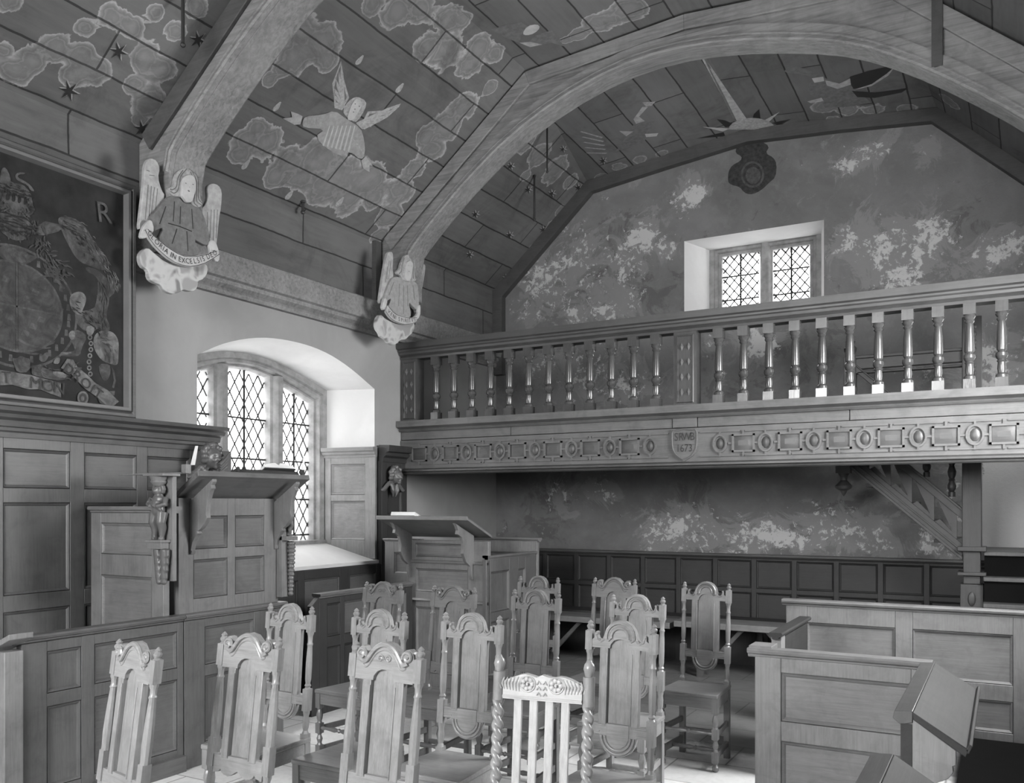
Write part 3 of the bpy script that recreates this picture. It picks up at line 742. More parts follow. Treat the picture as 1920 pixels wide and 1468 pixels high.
def baluster(x):
    f = MB(); hb = .041
    f.box(x-hb, x+hb, GY-.037, GY+.045, 3.035, 3.114); f.box(x-hb, x+hb, GY-.037, GY+.045, 2.489, 2.565)
    f.lathe([(r*1.3, h) for r, h in [(.03,3.036),(.033,3.02),(.024,3.0),(.027,2.985),(.019,2.97),(.021,2.955),(.0235,2.9),(.026,2.80),(.0255,2.765),(.02,2.755),(.030,2.742),(.032,2.72),(.026,2.702),(.02,2.695),(.026,2.685),(.02,2.675),(.0225,2.63),(.019,2.60),(.03,2.585),(.032,2.566)]], (x, GY+.004, 0), 14)
    return f.build('baluster', GALZ, gal, angle=28, bevel=0)
for x in [-4.91+.2078*i for i in range(12)]+[-2.077+.2055*i for i in range(11)]+[.18, .385, .59]: baluster(x)
def post(xa, xb):
    f = MB(); f.box(xa, xb, GY-.025, GY+.09, 2.489, 3.114)
    f.nest((0, GY-.025, 0), (1, 0, 0), Z, (0, -1, 0), xa, xb, 2.489, 3.114, [(.0, .001), (.025, .001), (.03, .012), (.036, .012), (.04, -.006), (.045, -.006)], close=True)
    po = f.build('panelled_post', GALZ, gal, recalc=False)
    d = MB(); w_ = (xb-xa)
    for cx in (xa+w_*.35, xa+w_*.65):
        for i in range(4):
            cz = 2.605+i*.128; r1, r2, y = .021, .043, GY-.020
            c = (cx, y-.03, cz); ring = [(cx-r1, y, cz), (cx, y, cz-r2), (cx+r1, y, cz), (cx, y, cz+r2)]
            for q in range(4): d.poly([ring[q], ring[(q+1) % 4], c])
    d.build('diamond_boss', GALB, po, smooth=False)
post(XL+.01, -5.12); post(-2.458, -2.257)
# carved frieze: strapwork of alternating rectangles and ovals
fy = GY-.03
fr_ = MB(); JW = []; cen = 2.158
rects = [-5.088+.3722*i for i in range(7)]+[-1.863+.371*i for i in range(7)]; ovs = [-4.906+.3735*i for i in range(7)]+[-2.056+.373*i for i in range(7)]
def strap(a, b_, wd=.015, d=.014):
    (xa, za), (xb, zb) = a, b_
    if abs(xa-xb) < 1e-6: fr_.box(xa-wd/2, xa+wd/2, fy-d, fy, min(za, zb)-wd/2, max(za, zb)+wd/2)
    else: fr_.box(min(xa, xb)-wd/2, max(xa, xb)+wd/2, fy-d, fy, za-wd/2, za+wd/2)
def ringpath(cx, rx, rz, wd=.015, d=.017):
    k = 20
    for i in range(k):
        t0, t1 = 2*math.pi*i/k, 2*math.pi*(i+1)/k
        p = [(cx+(rx+s)*math.cos(t), fy-d, cen+(rz+s)*math.sin(t)) for t, s in ((t0, 0), (t1, 0), (t1, wd), (t0, wd))]
        fr_.ext(p, (0, d, 0))
for cx in rects:
    h, v = .085, .066
    for sz in (-1, 1): strap((cx-h, cen+sz*v), (cx+h, cen+sz*v), .016, .017); strap((cx, cen+sz*v), (cx, cen+sz*.1))
    for sx in (-1, 1): strap((cx+sx*h, cen-v), (cx+sx*h, cen+v), .016, .017); strap((cx+sx*h, cen), (cx+sx*(h+.032), cen))
    jw = MB(); JW.append(jw); jw.nest((0, fy, 0), (1, 0, 0), Z, (0, -1, 0), cx-h+.007, cx+h-.007, cen-v+.007, cen+v-.007, [(0, .001), (.036, .011), (.04, .011)])
for cx in ovs:
    ringpath(cx, .046, .062); 
    for sz in (-1, 1): strap((cx, cen+sz*.074), (cx, cen+sz*.1)); 
    for sz in (-1, 1): strap((cx-.16, cen+sz*.1), (cx+.16, cen+sz*.1), .011, .013)
    jw = MB(); JW.append(jw); jw.ell((cx, fy+.004, cen), (.036, .016, .05), 12, 6)
fro = fr_.build('strapwork_carving', GALB, gal, angle=25); [q.build('jewel_boss', GAL, fro, smooth=True, recalc=False, angle=25) for q in JW]
sh = MB(); sp = [(-.115, .135), (-.06, .125), (0, .14), (.06, .125), (.115, .135), (.115, .02), (.105, -.05), (.07, -.1), (0, -.14), (-.07, -.1), (-.105, -.05), (-.115, .02)]
sh.ext([(-2.357+a, fy-.016, 2.16+b_) for a, b_ in sp], (0, .016, 0))
sp2 = [Vector(p)*.94 for p in chaikin(sp, 1)]
sh.tube([(-2.357+a, fy-.018, 2.16+b_) for a, b_ in sp2], .006, 6, close=True)
sh.box(-2.357-.1, -2.357+.1, fy-.021, fy-.015, 2.158, 2.164)
sho = sh.build('date_shield', GALB, gal)
lt = MB(); zt = lambda u, v: (-2.357+u, fy-.021, 2.16+v)
letters_on(lt, 'SRWB', [(-.095, .035), (.095, .035)], .095, zt); letters_on(lt, '1673', [(-.075, -.06), (.075, -.06)], .09, zt)
lt.build('carved_lettering', INK, sho, smooth=False, recalc=False)
# pendant under the gallery
f = MB(); c = at(1582, 873, 'y', 8.2); f.box(c.x-.06, c.x+.06, 8.14, 8.26, 1.93, 2.06)
f.lathe([(.05, 1.93), (.03, 1.9), (.028, 1.87), (.05, 1.845), (.072, 1.82), (.062, 1.795), (.028, 1.775), (.02, 1.755), (.004, 1.73)], (c.x, 8.2, 0), 16); f.build('turned_pendant', GAL, gal, bevel=0)
# ================================================================== staircase in the north-west corner
st = thing('staircase', 'dark oak stair with carved newel rising to the gallery in the far corner', 'staircase', (-.24, 8.2, 0))
def carved_newel(x, y, z0, z1, r, zb):
    f = MB(); f.box(x-r, x+r, y-r, y+r, z0, zb)
    f.box(x-r*.75, x+r*.75, y-r*.75, y+r*.75, zb, zb+.30)
    f.box(x-r*1.25, x+r*1.25, y-r*1.25, y+r*1.25, zb+.07, zb+.1); f.box(x-r*1.25, x+r*1.25, y-r*1.25, y+r*1.25, zb+.27, zb+.31)
    f.box(x-r*.85, x+r*.85, y-r*.85, y+r*.85, zb+.3, z1)
    return f
f = carved_newel(-.24, 8.2, 0, 3.2, .085, 1.0); nw = f.build('newel_post', STRZ, st, bevel=.006)
f = MB()
for i in range(26):
    z = 2.35+i*.032; f.ell((-.24+.02*(-1)**i, 8.2-.072, z), (.018, .01, .022), 8, 5)
f.ell((-.24, 8.11, .88), (.03, .012, .06), 8, 6); f.ell((-.24, 8.11, .70), (.04, .012, .05), 8, 6); f.ell((-.24, 8.11, .5), (.03, .012, .08), 8, 6)
f.build('leaf_carving', STRZ, nw)
f = MB(); f.box(-1.19-.05, -1.19+.05, 8.15, 8.25, 2.0, 2.95); f.lathe([(.05, 2.95), (.03, 2.97), (.05, 3.0), (.055, 3.03), (.03, 3.06), (.045, 3.09), (.0, 3.11)], (-1.19, 8.2, 0), 12); f.build('upper_newel_post', STR, st, bevel=.004)
def bar(f, a, b_, h, t, y=8.2):
    f.ext([(a[0], y-t/2, a[1]), (b_[0], y-t/2, b_[1]), (b_[0], y-t/2, b_[1]+h), (a[0], y-t/2, a[1]+h)], (0, t, 0))
sl = (1.215-1.998)/(-.329+1.21)
def zs_(x, z0=1.998): return z0+sl*(x+1.21)
f = MB(); bar(f, (-1.22, zs_(-1.22)), (-.31, zs_(-.31)), .13, .06); bar(f, (-1.22, zs_(-1.22)-.005), (-.31, zs_(-.31)-.005), .03, .10); bar(f, (-1.22, zs_(-1.22)+.06), (-.31, zs_(-.31)+.06), .02, .08); f.build('string_board', STR, st, bevel=.003)
f = MB(); bar(f, (-1.16, zs_(-1.16)+.36), (-.31, zs_(-.31)+.33), .09, .06); bar(f, (-1.16, zs_(-1.16)+.43), (-.31, zs_(-.31)+.40), .025, .09); f.build('baluster_rail', STR, st, bevel=.003)
f = MB()
for i in range(5):
    x = -1.05+i*.17; f.box(x-.018, x+.018, 8.18, 8.22, zs_(x)+.12, zs_(x)+.38)
    f.ext([(x+.018, 8.19, zs_(x)+.12), (x+.075, 8.19, zs_(x+.075)+.12), (x+.018, 8.19, zs_(x)+.30)], (0, .02, 0)) if i < 0 else f.ext([(x+.018, 8.19, zs_(x)+.36), (x+.17-.018, 8.19, zs_(x+.15)+.34), (x+.17-.018, 8.19, zs_(x+.15)+.17)], (0, .02, 0))
    f.ext([(x+.018, 8.19, zs_(x)+.11), (x+.16, 8.19, zs_(x+.16)+.11), (x+.16, 8.19, zs_(x+.16)+.16), (x+.06, 8.19, zs_(x)+.13)], (0, .02, 0))
f.build('pierced_infill', STR, st)
f = MB(); bar(f, (-1.19, 2.86), (-.30, 2.02), .06, .07); bar(f, (-1.19, 2.91), (-.30, 2.07), .02, .09); f.build('sloping_handrail', STR, st, bevel=.004)
f = MB(); f.box(-1.19, -.28, 8.17, 8.23, 2.84, 2.93); f.box(-1.19, -.28, 8.155, 8.245, 2.93, 2.955); f.box(-1.19, -.28, 8.165, 8.235, 2.8, 2.815); f.build('level_handrail', STR, st, bevel=.004)
for i in range(4):
    x = -.96+i*.19; zb = zs_(x)+.45; zt_ = 2.86+(x+1.19)*(-.84/.89); k = (zt_-zb)
    if k < .15: continue
    f = MB(); P = [(.026, 0), (.026, .1), (.018, .12), (.03, .17), (.034, .24), (.02, .34), (.026, .37), (.02, .4), (.03, .47), (.034, .55), (.018, .68), (.028, .74), (.026, .8), (.026, 1)]
    f.lathe([(r, zb+h*k) for r, h in P], (x, 8.2, 0), 10); f.build('stair_baluster', STR, st)
for i in range(6):
    z = .27+i*.2; y0 = 7.5+i*.13
    f = MB(); f.box(-.155, XR-.01, y0, y0+.6 if i < 5 else YW-.02, z-.035, z); f.build('tread', PAN, st, bevel=.006)
    f = MB(); f.box(-.15, XR-.012, y0+.03, y0+.05, z-.2 if i else 0, z-.035); f.build('riser', SHADEC, st)  # riser shadow painted as a near-black colour
for i in range(5):
    xb = -.33-i*.18; f = MB(); f.box(xb-.2, xb, 8.24, YW-.03, 1.26+i*.16-.03+.1, 1.26+i*.16+.1); f.build('tread', DRK, st)
#@@PANELLING
# ================================================================== dark dado and benches under the gallery
da = thing('dado_panelling', 'low dark square-panelled dado along the wall under the gallery', 'panelling', (-2.5, 9.05, 0))
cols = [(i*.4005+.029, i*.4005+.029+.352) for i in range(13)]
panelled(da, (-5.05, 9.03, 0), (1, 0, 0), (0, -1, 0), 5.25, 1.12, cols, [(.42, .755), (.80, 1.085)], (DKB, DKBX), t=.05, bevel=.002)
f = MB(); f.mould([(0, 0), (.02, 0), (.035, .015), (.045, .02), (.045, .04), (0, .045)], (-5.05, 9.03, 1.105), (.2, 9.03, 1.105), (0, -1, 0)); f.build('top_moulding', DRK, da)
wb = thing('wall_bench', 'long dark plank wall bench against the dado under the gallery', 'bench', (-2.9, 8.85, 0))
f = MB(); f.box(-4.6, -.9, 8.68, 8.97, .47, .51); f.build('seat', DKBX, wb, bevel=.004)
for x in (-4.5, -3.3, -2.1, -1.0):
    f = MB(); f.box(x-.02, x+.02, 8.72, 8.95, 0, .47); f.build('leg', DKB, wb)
def trestle(xa, xb, y, z, label, grp, dy=0):
    t = thing('trestle_bench', label, 'bench', ((xa+xb)/2, y, 0), 0, 'trestle benches under the gallery')
    f = MB(); f.box(xa, xb, y, y+.36, z-.06, z); f.build('seat_plank', BENCHX, t, bevel=.004)
    for x in (xa+.25, xb-.25):
        f = MB(); f.box(x-.03, x+.03, y+.03, y+.08, 0, z-.05); f.box(x-.03, x+.03, y+.18, y+.23, 0, z-.05); f.box(x-.028, x+.028, y+.04, y+.2, .12, .16); f.build('leg', PAN, t)
        for s in (1, -1):
            if (s == 1 and x > (xa+xb)/2 and xb < -2) or (s == -1 and x < (xa+xb)/2 and xa > -3): continue
            f = MB(); e = x+s*.42; f.ext([(x+s*.03, y+.1, .10), (x+s*.07, y+.1, .08), (e, y+.1, z-.055), (e-s*.05, y+.1, z-.055)], (0, .035, 0)); f.build('brace', PANX, t)
trestle(-4.5, -2.86, 8.22, .50, 'long trestle bench with plank seat in the shade beside the panelled desk', None)
trestle(-2.81, -1.30, 8.20, .53, 'long trestle bench with braced legs beside the raised pew end', None)
# ================================================================== left side panelling under the royal arms
XP = -5.27
wp_ = thing('wall_panelling', 'tall oak wall panelling with heavy cornice below the painted royal arms', 'panelling', (XP, 3.3, 0))
cols = [(y-1.7, y-1.7+.43) for y in (1.79, 2.205+.065, 2.75, 3.16, 3.64, 4.13)]
cols = [(1.75-1.7, 2.14-1.7), (2.23-1.7, 2.62-1.7), (2.70-1.7, 3.02-1.7), (3.11-1.7, 3.545-1.7), (3.645-1.7, 4.045-1.7), (4.13-1.7, 4.5-1.7)]
panelled(wp_, (XP, 1.7, 0), (0, 1, 0), (1, 0, 0), 3.0, 2.08, cols, [(.12, .48), (.56, 1.00), (1.10, 1.665), (1.755, 1.995)], (PAN, PANY), t=.055)
f = MB(); CORN = [(0, 0), (.015, 0), (.02, .03), (.035, .04), (.03, .06), (.05, .065), (.06, .1), (.10, .115), (.11, .135), (.15, .15), (.16, .175), (0, .175)]
f.mould(CORN, (XP, 1.7, 2.06), (XP, 4.74, 2.06), (1, 0, 0)); f.build('cornice', PANY, wp_)
# panelling below the window
up = thing('sill_panelling', 'dark two-row oak panelling below the arched window sill', 'panelling', (XP, 5.8, 0))
panelled(up, (XP, 4.72, 0), (0, 1, 0), (1, 0, 0), 2.06, SO-.034, [(.08, .5), (.58, .92), (1.0, 1.46), (1.6, 1.99)], [(.12, .55), (.63, 1.005)], (DKB, PANY), t=.055)
# reveal lining right of the window
ln = thing('reveal_lining', 'pale two-panel oak lining with cornice right of the arched window', 'panelling', (-5.6, 6.7, 1.2))
O = Vector((-5.87, 6.66, 1.13)); U = Vector((.57, .07, 0)); wl_ = U.length; U.normalize(); N = Vector((U.y, -U.x, 0))
panelled(ln, O, U, N, wl_, .99, [(.07, .46)], [(.18, .56), (.62, .92)], (PEW, PEWX), t=.03)
f = MB(); f.mould([(-.02, 0), (.01, 0), (.015, .02), (.03, .03), (.035, .05), (.055, .06), (.06, .095), (-.02, .1)], O+Z*.985-U*.01, O+Z*.985+U*(wl_+.012), N); f.build('cornice', PEWX, ln)
pi = thing('carved_pilaster_panel', 'dark oak pilaster with carved cherub head at the gallery end', 'panelling', (XL+.05, 7.0, 0))
panelled(pi, (XL+.065, 6.79, 0), (0, 1, 0), (1, 0, 0), .41, 2.08, [(.09, .32)], [(.2, .9), (1.0, 1.5), (1.56, 2.0)], (DKB, DKB), t=.05)
f = MB(); f.mould([(-.03, 0), (.015, 0), (.02, .04), (.05, .06), (.055, .09), (.09, .1), (.095, .16), (-.03, .165)], (XL+.065, 6.785, 2.07), (XL+.065, 7.21, 2.07), (1, 0, 0)); f.build('cornice', DKB, pi)
def cherub(parent, c, s=1.0, wing=1):
    """carved winged cherub head facing +x, on the panel at c"""
    f = MB(); X, Y, Zc = c
    f.ell((X+.05*s, Y, Zc), (.05*s, .045*s, .058*s), 14, 10)
    f.ell((X+.098*s, Y, Zc-.008*s), (.014*s, .009*s, .012*s)); f.ell((X+.085*s, Y-.02*s, Zc-.012*s), (.014*s, .014*s, .014*s)); f.ell((X+.085*s, Y+.02*s, Zc-.012*s), (.014*s, .014*s, .014*s))
    f.ell((X+.088*s, Y, Zc-.034*s), (.012*s, .015*s, .008*s)); f.ell((X+.09*s, Y, Zc+.02*s), (.01*s, .03*s, .012*s)); f.ell((X+.08*s, Y, Zc-.05*s), (.016*s, .014*s, .012*s))
    for k in range(11):
        a = math.radians(-25+k*23); f.ell((X+.04*s+.012*(k % 2), Y+.056*s*math.cos(a), Zc+.012*s+.06*s*math.sin(a)), (.026*s, .02*s, .02*s), 8, 6)
    for sd in (-1, 1):
        for k in range(5):
            f.ell((X+.02*s, Y+sd*(.05+.018*k)*s, Zc-(.05+.014*k)*s), (.014*s, .03*s, .014*s), 8, 5)
        f.tube([(X+.03*s, Y+sd*.03*s, Zc-.06*s), (X+.045*s, Y+sd*.03*s, Zc-.11*s), (X+.03*s, Y+sd*.015*s, Zc-.16*s)], [.016*s, .014*s, .006*s], 8)
    f.ell((X+.02*s, Y, Zc-.09*s), (.02*s, .03*s, .05*s), 10, 6)
    o = f.build('cherub_carving', CARV, parent); remeshed(o, .0045*s+.001)
    return o
cherub(pi, (XL+.07, 6.93, 1.93), 1.25)
# cherub bracket at the end of the tall panelling (free carved head beside the window)
cb = wp_
f = MB()
c = at(392, 862, 'x', -5.12)
o = cherub(cb, (c.x-.03, c.y, c.z+.01), 1.35)
f.box(XP+.0, -5.10, 4.545, 4.74, 1.76, 2.055); f.build('bracket_block', PAN, cb)
f = MB(); a = at(412, 872, 'x', -5.0); b_ = at(433, 846, 'x', -5.0)
for k in range(4):
    q = Vector((0, 0, -.018*k)); f.tube([Vector(a)+q, (Vector(a)+Vector(b_))/2+q*1.2+Vector((0, .01, 0)), Vector(b_)+q*1.8+Vector((0, -.03*k, 0))], [.016, .014, .004], 6)
f.build('wing', CARV, cb)
#@@STALLS
# ================================================================== left stalls and pulpit
def rail_cap(f, A, B, N, t=.05, over=.03, h=.045):
    A, B, N = Vector(A), Vector(B), Vector(N)
    f.ext([A+N*a+Z*b_ for a, b_ in capped(-t, 0)], B-A)
sa = thing('stall_front', 'panelled oak stall front with moulded rail at the near left', 'pew', (-4.45, 3.3, 0))
panelled(sa, (-4.45, 2.72, 0), (0, 1, 0), (1, 0, 0), 1.03, .925, [(.14, .34), (.42, .985)], [(.14, .575), (.645, .87)], (STL, STLY), t=.045)
f = MB(); rail_cap(f, (-4.45, 2.68, .925), (-4.45, 3.752, .925), (1, 0, 0)); f.build('top_rail', STLY, sa)
f = MB(); f.box(-4.5, -4.43, 2.62, 2.72, 0, .9); f.ext([(-4.62, 2.6, .86), (-4.36, 2.6, .97), (-4.36, 2.6, 1.0), (-4.62, 2.6, .89)], (0, .13, 0)); f.build('end_post', PEW, sa, bevel=.004)
f = MB(); f.box(-4.47, -4.42, 2.62, 3.75, 0, .1); f.build('plinth', STLY, sa, bevel=.004)
pb = thing('pulpit', 'tall panelled oak pulpit with projecting book board and carved brackets beside the window', 'pulpit', (-4.6, 4.2, 0))
panelled(pb, (-4.45, 3.757, 0), (0, 1, 0), (1, 0, 0), .86, .925, [(.16, .58)], [(.14, .56), (.63, .875)], (STL, STLY), t=.045)
f = MB(); rail_cap(f, (-4.45, 3.756, .925), (-4.45, 4.64, .925), (1, 0, 0)); f.box(-5.1, -4.50, 4.57, 4.62, 0, .94); f.box(-5.1, -4.5, 3.765, 3.80, 0, .94); f.build('base_rail', PULY, pb)
panelled(pb, (-4.5, 3.755, .96), (0, 1, 0), (1, 0, 0), .86, .735, [(.116, .397), (.462, .729)], [(.092, .341), (.408, .62)], (PUL, PULY), t=.04)
f = MB(); f.box(-4.72, -4.54, 3.755, 3.80, .96, 1.60); f.box(-5.1, -4.54, 4.575, 4.615, .96, 1.695); f.box(-5.1, -4.54, 3.8, 4.58, .94, .99); f.build('side_panel', PUL, pb, bevel=.003)
# sloping book board: low at the pulpit face, high towards the nave
f = MB(); f.ext([(-4.56, 3.76, 1.675), (-4.335, 3.76, 1.828), (-4.345, 3.76, 1.858), (-4.57, 3.76, 1.705)], (0, .99, 0))
f.ext([(-4.345, 3.76, 1.82), (-4.325, 3.76, 1.832), (-4.335, 3.76, 1.865), (-4.352, 3.76, 1.855)], (0, .99, 0)); f.build('book_board', PULY, pb, bevel=.003)
def ogee_bracket(mb, base, out, thick, W, H):
    """scrolled bracket: base top-inner corner, out = projection direction, W projection, H drop"""
    base, out, thick = Vector(base), Vector(out), Vector(thick)
    P = [(0, 0), (W, W*.68), (W*1.0, W*.60), (W*.93, W*.50), (W*.97, W*.40), (W*.90, W*.34), (W*.80, W*.10), (W*.72, -H*.22), (W*.76, -H*.30), (W*.70, -H*.38), (W*.52, -H*.50), (W*.34, -H*.56), (W*.40, -H*.60), (W*.30, -H*.63), (W*.14, -H*.78), (W*.08, -H*.92), (W*.12, -H*.95), (W*.08, -H), (0, -H)]
    mb.ext([base+out*a+Z*b_ for a, b_ in P], thick)
for y in (3.835, 4.575):
    f = MB(); ogee_bracket(f, (-4.5, y, 1.67), (1, 0, 0), (0, .035, 0), .21, .33); f.build('scroll_bracket', PUL, pb, bevel=.002)
def putto(parent, c, h=.4, face=(0, -1), name='carved_figure'):
    """small carved standing boy as a caryatid; c is the point between the feet; face = horizontal facing direction"""
    X, Y, Z0 = c; fx, fy_ = face; sx, sy = -fy_, fx
    def P(a, b_, zz_):
        a *= 1.3
        return (X+sx*a*h+fx*b_*h, Y+sy*a*h+fy_*b_*h, Z0+zz_*h)
    f = MB()
    for s in (-1, 1):
        f.tube([P(.06*s, 0, .0), P(.065*s, .01, .05), P(.07*s, .0, .2), P(.075*s, .04, .30), P(.06*s, 0, .48)], [.022*h/.4*.9, .018*h/.4, .030*h/.4, .034*h/.4, .045*h/.4], 8)
        f.tube([P(.06*s, 0, .02), P(.07*s, .07, .015)], [.02*h/.4, .014*h/.4], 7)
        f.tube([P(.13*s, 0, .73), P(.17*s, .05, .62), P(.06*s, .12, .585)], [.022*h/.4, .019*h/.4, .015*h/.4], 8)
    f.ell(P(0, .01, .52), (.052*h/.4, .045*h/.4, .05*h/.4)); f.ell(P(0, .02, .62), (.05*h/.4, .045*h/.4, .055*h/.4)); f.ell(P(0, 0, .71), (.052*h/.4, .04*h/.4, .04*h/.4))
    f.ell(P(0, .01, .86), (.036*h/.4, .036*h/.4, .042*h/.4)); f.ell(P(0, .1, .855), (.009*h/.4, .009*h/.4, .01*h/.4))
    for k in range(9):
        a = math.radians(-30+k*30); f.ell(P(.095*math.cos(a), 0, .885+.085*math.sin(a)), (.018*h/.4, .018*h/.4, .016*h/.4), 7, 5)
    f.tube([P(-.13, .07, .7), P(0, .13, .6), P(.12, .08, .52)], .009*h/.4, 6)
    o = f.build(name, CARV, parent); remeshed(o, .005); return o
def acanthus(parent, c, h, face, name='carved_leaf_drop'):
    X, Y, Z0 = c; fx, fy_ = face; sx, sy = -fy_, fx; f = MB()
    for k in range(14):
        t = k/13; r = .052*(1-.35*t)
        for s in (-1, 1): f.ell((X+sx*s*.6*r+fx*.02, Y+sy*s*.6*r+fy_*.02, Z0+h*(1-t)), (r*.6+.003*(k % 3), r*.6, .016), 8, 5)
    o = f.build(name, CARV, parent); remeshed(o, .005); return o
cx, cy = -4.47, 3.60
f = MB(); f.box(cx-.065, cx+.085, 3.615, 3.645, 1.19, 1.825); f.box(cx-.08, cx+.10, 3.53, 3.66, 1.825, 1.84); f.box(cx-.06, cx+.06, 3.55, 3.64, 1.385, 1.43); f.box(cx-.07, cx+.07, 3.54, 3.64, 1.425, 1.44); f.lathe([(.03, 1.765), (.05, 1.79), (.045, 1.8), (.055, 1.825)], (cx, 3.585, 0), 12)
f.build('caryatid_backing', PUL, pb, bevel=.002)
putto(pb, (cx, 3.585, 1.44), .345, (0, -1)); acanthus(pb, (cx+.03, 3.60, 1.185), .19, (0, -1))
f = MB(); f.box(-4.5, -4.45, 4.60, 4.66, 1.0, 1.66); f.box(-4.5, -4.40, 4.60, 4.71, 1.40, 1.43); f.build('caryatid_backing', PUL, pb, bevel=.002)
putto(pb, (-4.45, 4.665, 1.43), .25, (.3, .95)); acanthus(pb, (-4.46, 4.66, 1.02), .36, (.3, .95))
f = MB(); f.box(-5.0, -4.40, 3.70, 3.74, 1.842, 1.852); f.box(-4.41, -4.37, 3.70, 3.74, 1.845, 1.90); f.build('rear_ledge', PUL, pb)
# clerk's screen at right angles to the stall
cs = thing('panelled_screen', 'pale panelled oak screen joining the tall wall panelling to the pulpit', 'screen', (-4.85, 3.66, 0))
panelled(cs, (-5.21, 3.65, .10), (1, 0, 0), (0, -1, 0), .70, 1.50, [(.10, .59)], [(.10, .58), (.69, 1.10), (1.235, 1.435)], (PUL, PULX), t=.045)
f = MB(); f.ext([Vector((-5.22, 3.65, 1.60))+Vector((0, -1, 0))*a+Z*b_ for a, b_ in capped(-.045, 0)], (.80, 0, 0)); f.build('top_rail', PULX, cs)
# books on the pulpit
def book(name, label, c, ux, uy, w_, d_, t, mats, grp=None, opened=False, tilt=Vector((0, 0, 0))):
    b = thing(name, label, 'book', c)
    ux, uy = Vector(ux).normalized(), Vector(uy).normalized(); nn = ux.cross(uy).normalized(); nn = nn if nn.z > 0 else -nn
    C = Vector(c)
    f = MB()
    if opened:
        f.obox(C-ux*w_/2-uy*d_/2, ux*w_, uy*d_, nn*.008)
        f.build('cover', mats[0], b, bevel=.001)
        g = MB()
        for s in (-1, 1):
            pr2 = []
            for k in range(7):
                q = k/6; pr2.append(C+ux*s*(w_/2*.96)*q-uy*d_*.47+nn*(.008+t*(1-.55*q*q)*(1 if q > .08 else .55)))
            pr2 += [C+ux*s*w_/2*.96-uy*d_*.47+nn*.008, C-uy*d_*.47+nn*.008]
            g.ext(pr2, uy*d_*.94)
        g.build('pages', mats[1], b)
    else:
        f.obox(C-ux*w_/2-uy*d_/2, ux*w_, uy*d_, nn*.004); f.obox(C-ux*w_/2-uy*d_/2+nn*(t-.004), ux*w_, uy*d_, nn*.004); f.obox(C-ux*w_/2-uy*d_/2, ux*w_, uy*.004, nn*t)
        f.build('cover', mats[0], b, bevel=.001)
        g = MB(); g.obox(C-ux*w_*.48-uy*d_*.47+nn*.004, ux*w_*.96, uy*d_*.96, nn*(t-.008)); g.build('pages', mats[1], b)
    return b
ub = Vector((.225, 0, .153)).normalized(); un = Vector((-.56, 0, .83))
yc0, yc1 = at(436, 885, 'x', -4.41).y, at(558, 890, 'x', -4.41).y
cu = thing('book_cushion', 'dark flat cushion under the open book on the pulpit board', 'cushion', (-4.42, (yc0+yc1)/2, 1.83))
f = MB(); C_ = Vector((-4.425, (yc0+yc1)/2, 1.806)); f.obox(C_-Vector((0, (yc1-yc0)/2, 0))-ub*.07, (0, yc1-yc0, 0), ub*.14, un*.062); f.build('pad', CLOTHD, cu, bevel=.018)
f = MB()
for y in (yc0+.01, yc1-.01): f.ell((-4.37, y, 1.885), (.014, .014, .02), 8, 6)
f.build('tassel', CLOTHD, cu)
cb2 = C_+un*.066+Vector((0, .13, 0)); book('open_book', 'large open book lying on the dark cushion on the pulpit board', tuple(cb2), (0, 1, 0), ub, .30, .15, .045, (BOOKD, PAPER), opened=True)
ca_ = thing('candle', 'pale candle in a dark holder on the far end of the pulpit board', 'candle', (-4.35, 4.72, 1.85))
f = MB(); f.lathe([(.022, 1.847), (.022, 1.855), (.012, 1.86), (.012, 1.895), (.015, 1.90)], (-4.36, 4.715, 0), 12); f.build('holder', IRON, ca_)
f = MB(); f.lathe([(.008, 1.893), (.0075, 2.0)], (-4.36, 4.715, 0), 10); f.map(lambda x, y, z: (x, y+(z-1.89)*.12, z)); f.build('wax_stick', WAX, ca_)
pz = thing('service_card', 'white card standing upright behind the pulpit by the cherub bracket', 'card', (-4.8, 3.95, 1.9))
f = MB(); a = at(357, 872, 'y', 3.78); b_ = at(366, 836, 'y', 3.78); f.ext([a, a+Vector((.035, 0, 0)), b_+Vector((.02, 0, 0)), b_], (0, .006, 0)); f.build('sheet', PAPER, pz)
# ================================================================== far left pew and reading desk
lp = thing('side_pew', 'low oak pew front with chamfered end in front of the sill panelling', 'pew', (-4.7, 5.9, 0))
panelled(lp, (-4.7, 5.27, 0), (0, 1, 0), (1, 0, 0), 1.24, .91, [(.09, .25), (.30, .62), (.68, 1.15)], [(.12, .52), (.60, .865)], (DKB, PANY), t=.045)
f = MB(); rail_cap(f, (-4.7, 5.26, .91), (-4.7, 6.5, .91), (1, 0, 0)); f.build('top_rail', PULY, lp)
f = MB(); f.ext([(-4.745, 5.18, 0), (-4.745, 5.27, 0), (-4.745, 5.27, .93), (-4.745, 5.18, .86)], (.045, 0, 0)); f.build('chamfered_end', DKB, lp, bevel=.003)
rd = thing('reading_desk', 'oak reading desk with scrolled brackets and panelled sides under the gallery', 'desk', (-4.4, 6.6, 0))
panelled(rd, (-4.80, 6.6, 0), (1, 0, 0), (0, -1, 0), .85, 1.33, [(.07, .64)], [(.12, .72), (.86, 1.07), (1.18, 1.30)], (PUL, PULX), t=.045)
f = MB(); f.mould([(0, 0), (.012, 0), (.02, .012), (.012, .025), (0, .03)], (-4.80, 6.6, 1.12), (-3.95, 6.6, 1.12), (0, -1, 0)); f.mould([(0, 0), (.012, 0), (.02, .012), (.012, .025), (0, .03)], (-4.80, 6.6, .77), (-3.95, 6.6, .77), (0, -1, 0)); f.build('moulded_band', PULX, rd)
panelled(rd, (-3.95, 6.565, 0), (0, 1, 0), (1, 0, 0), .93, 1.17, [(.07, .41), (.58, .72)], [(.12, .62), (.70, 1.06)], (PAN, PANY), t=.04)
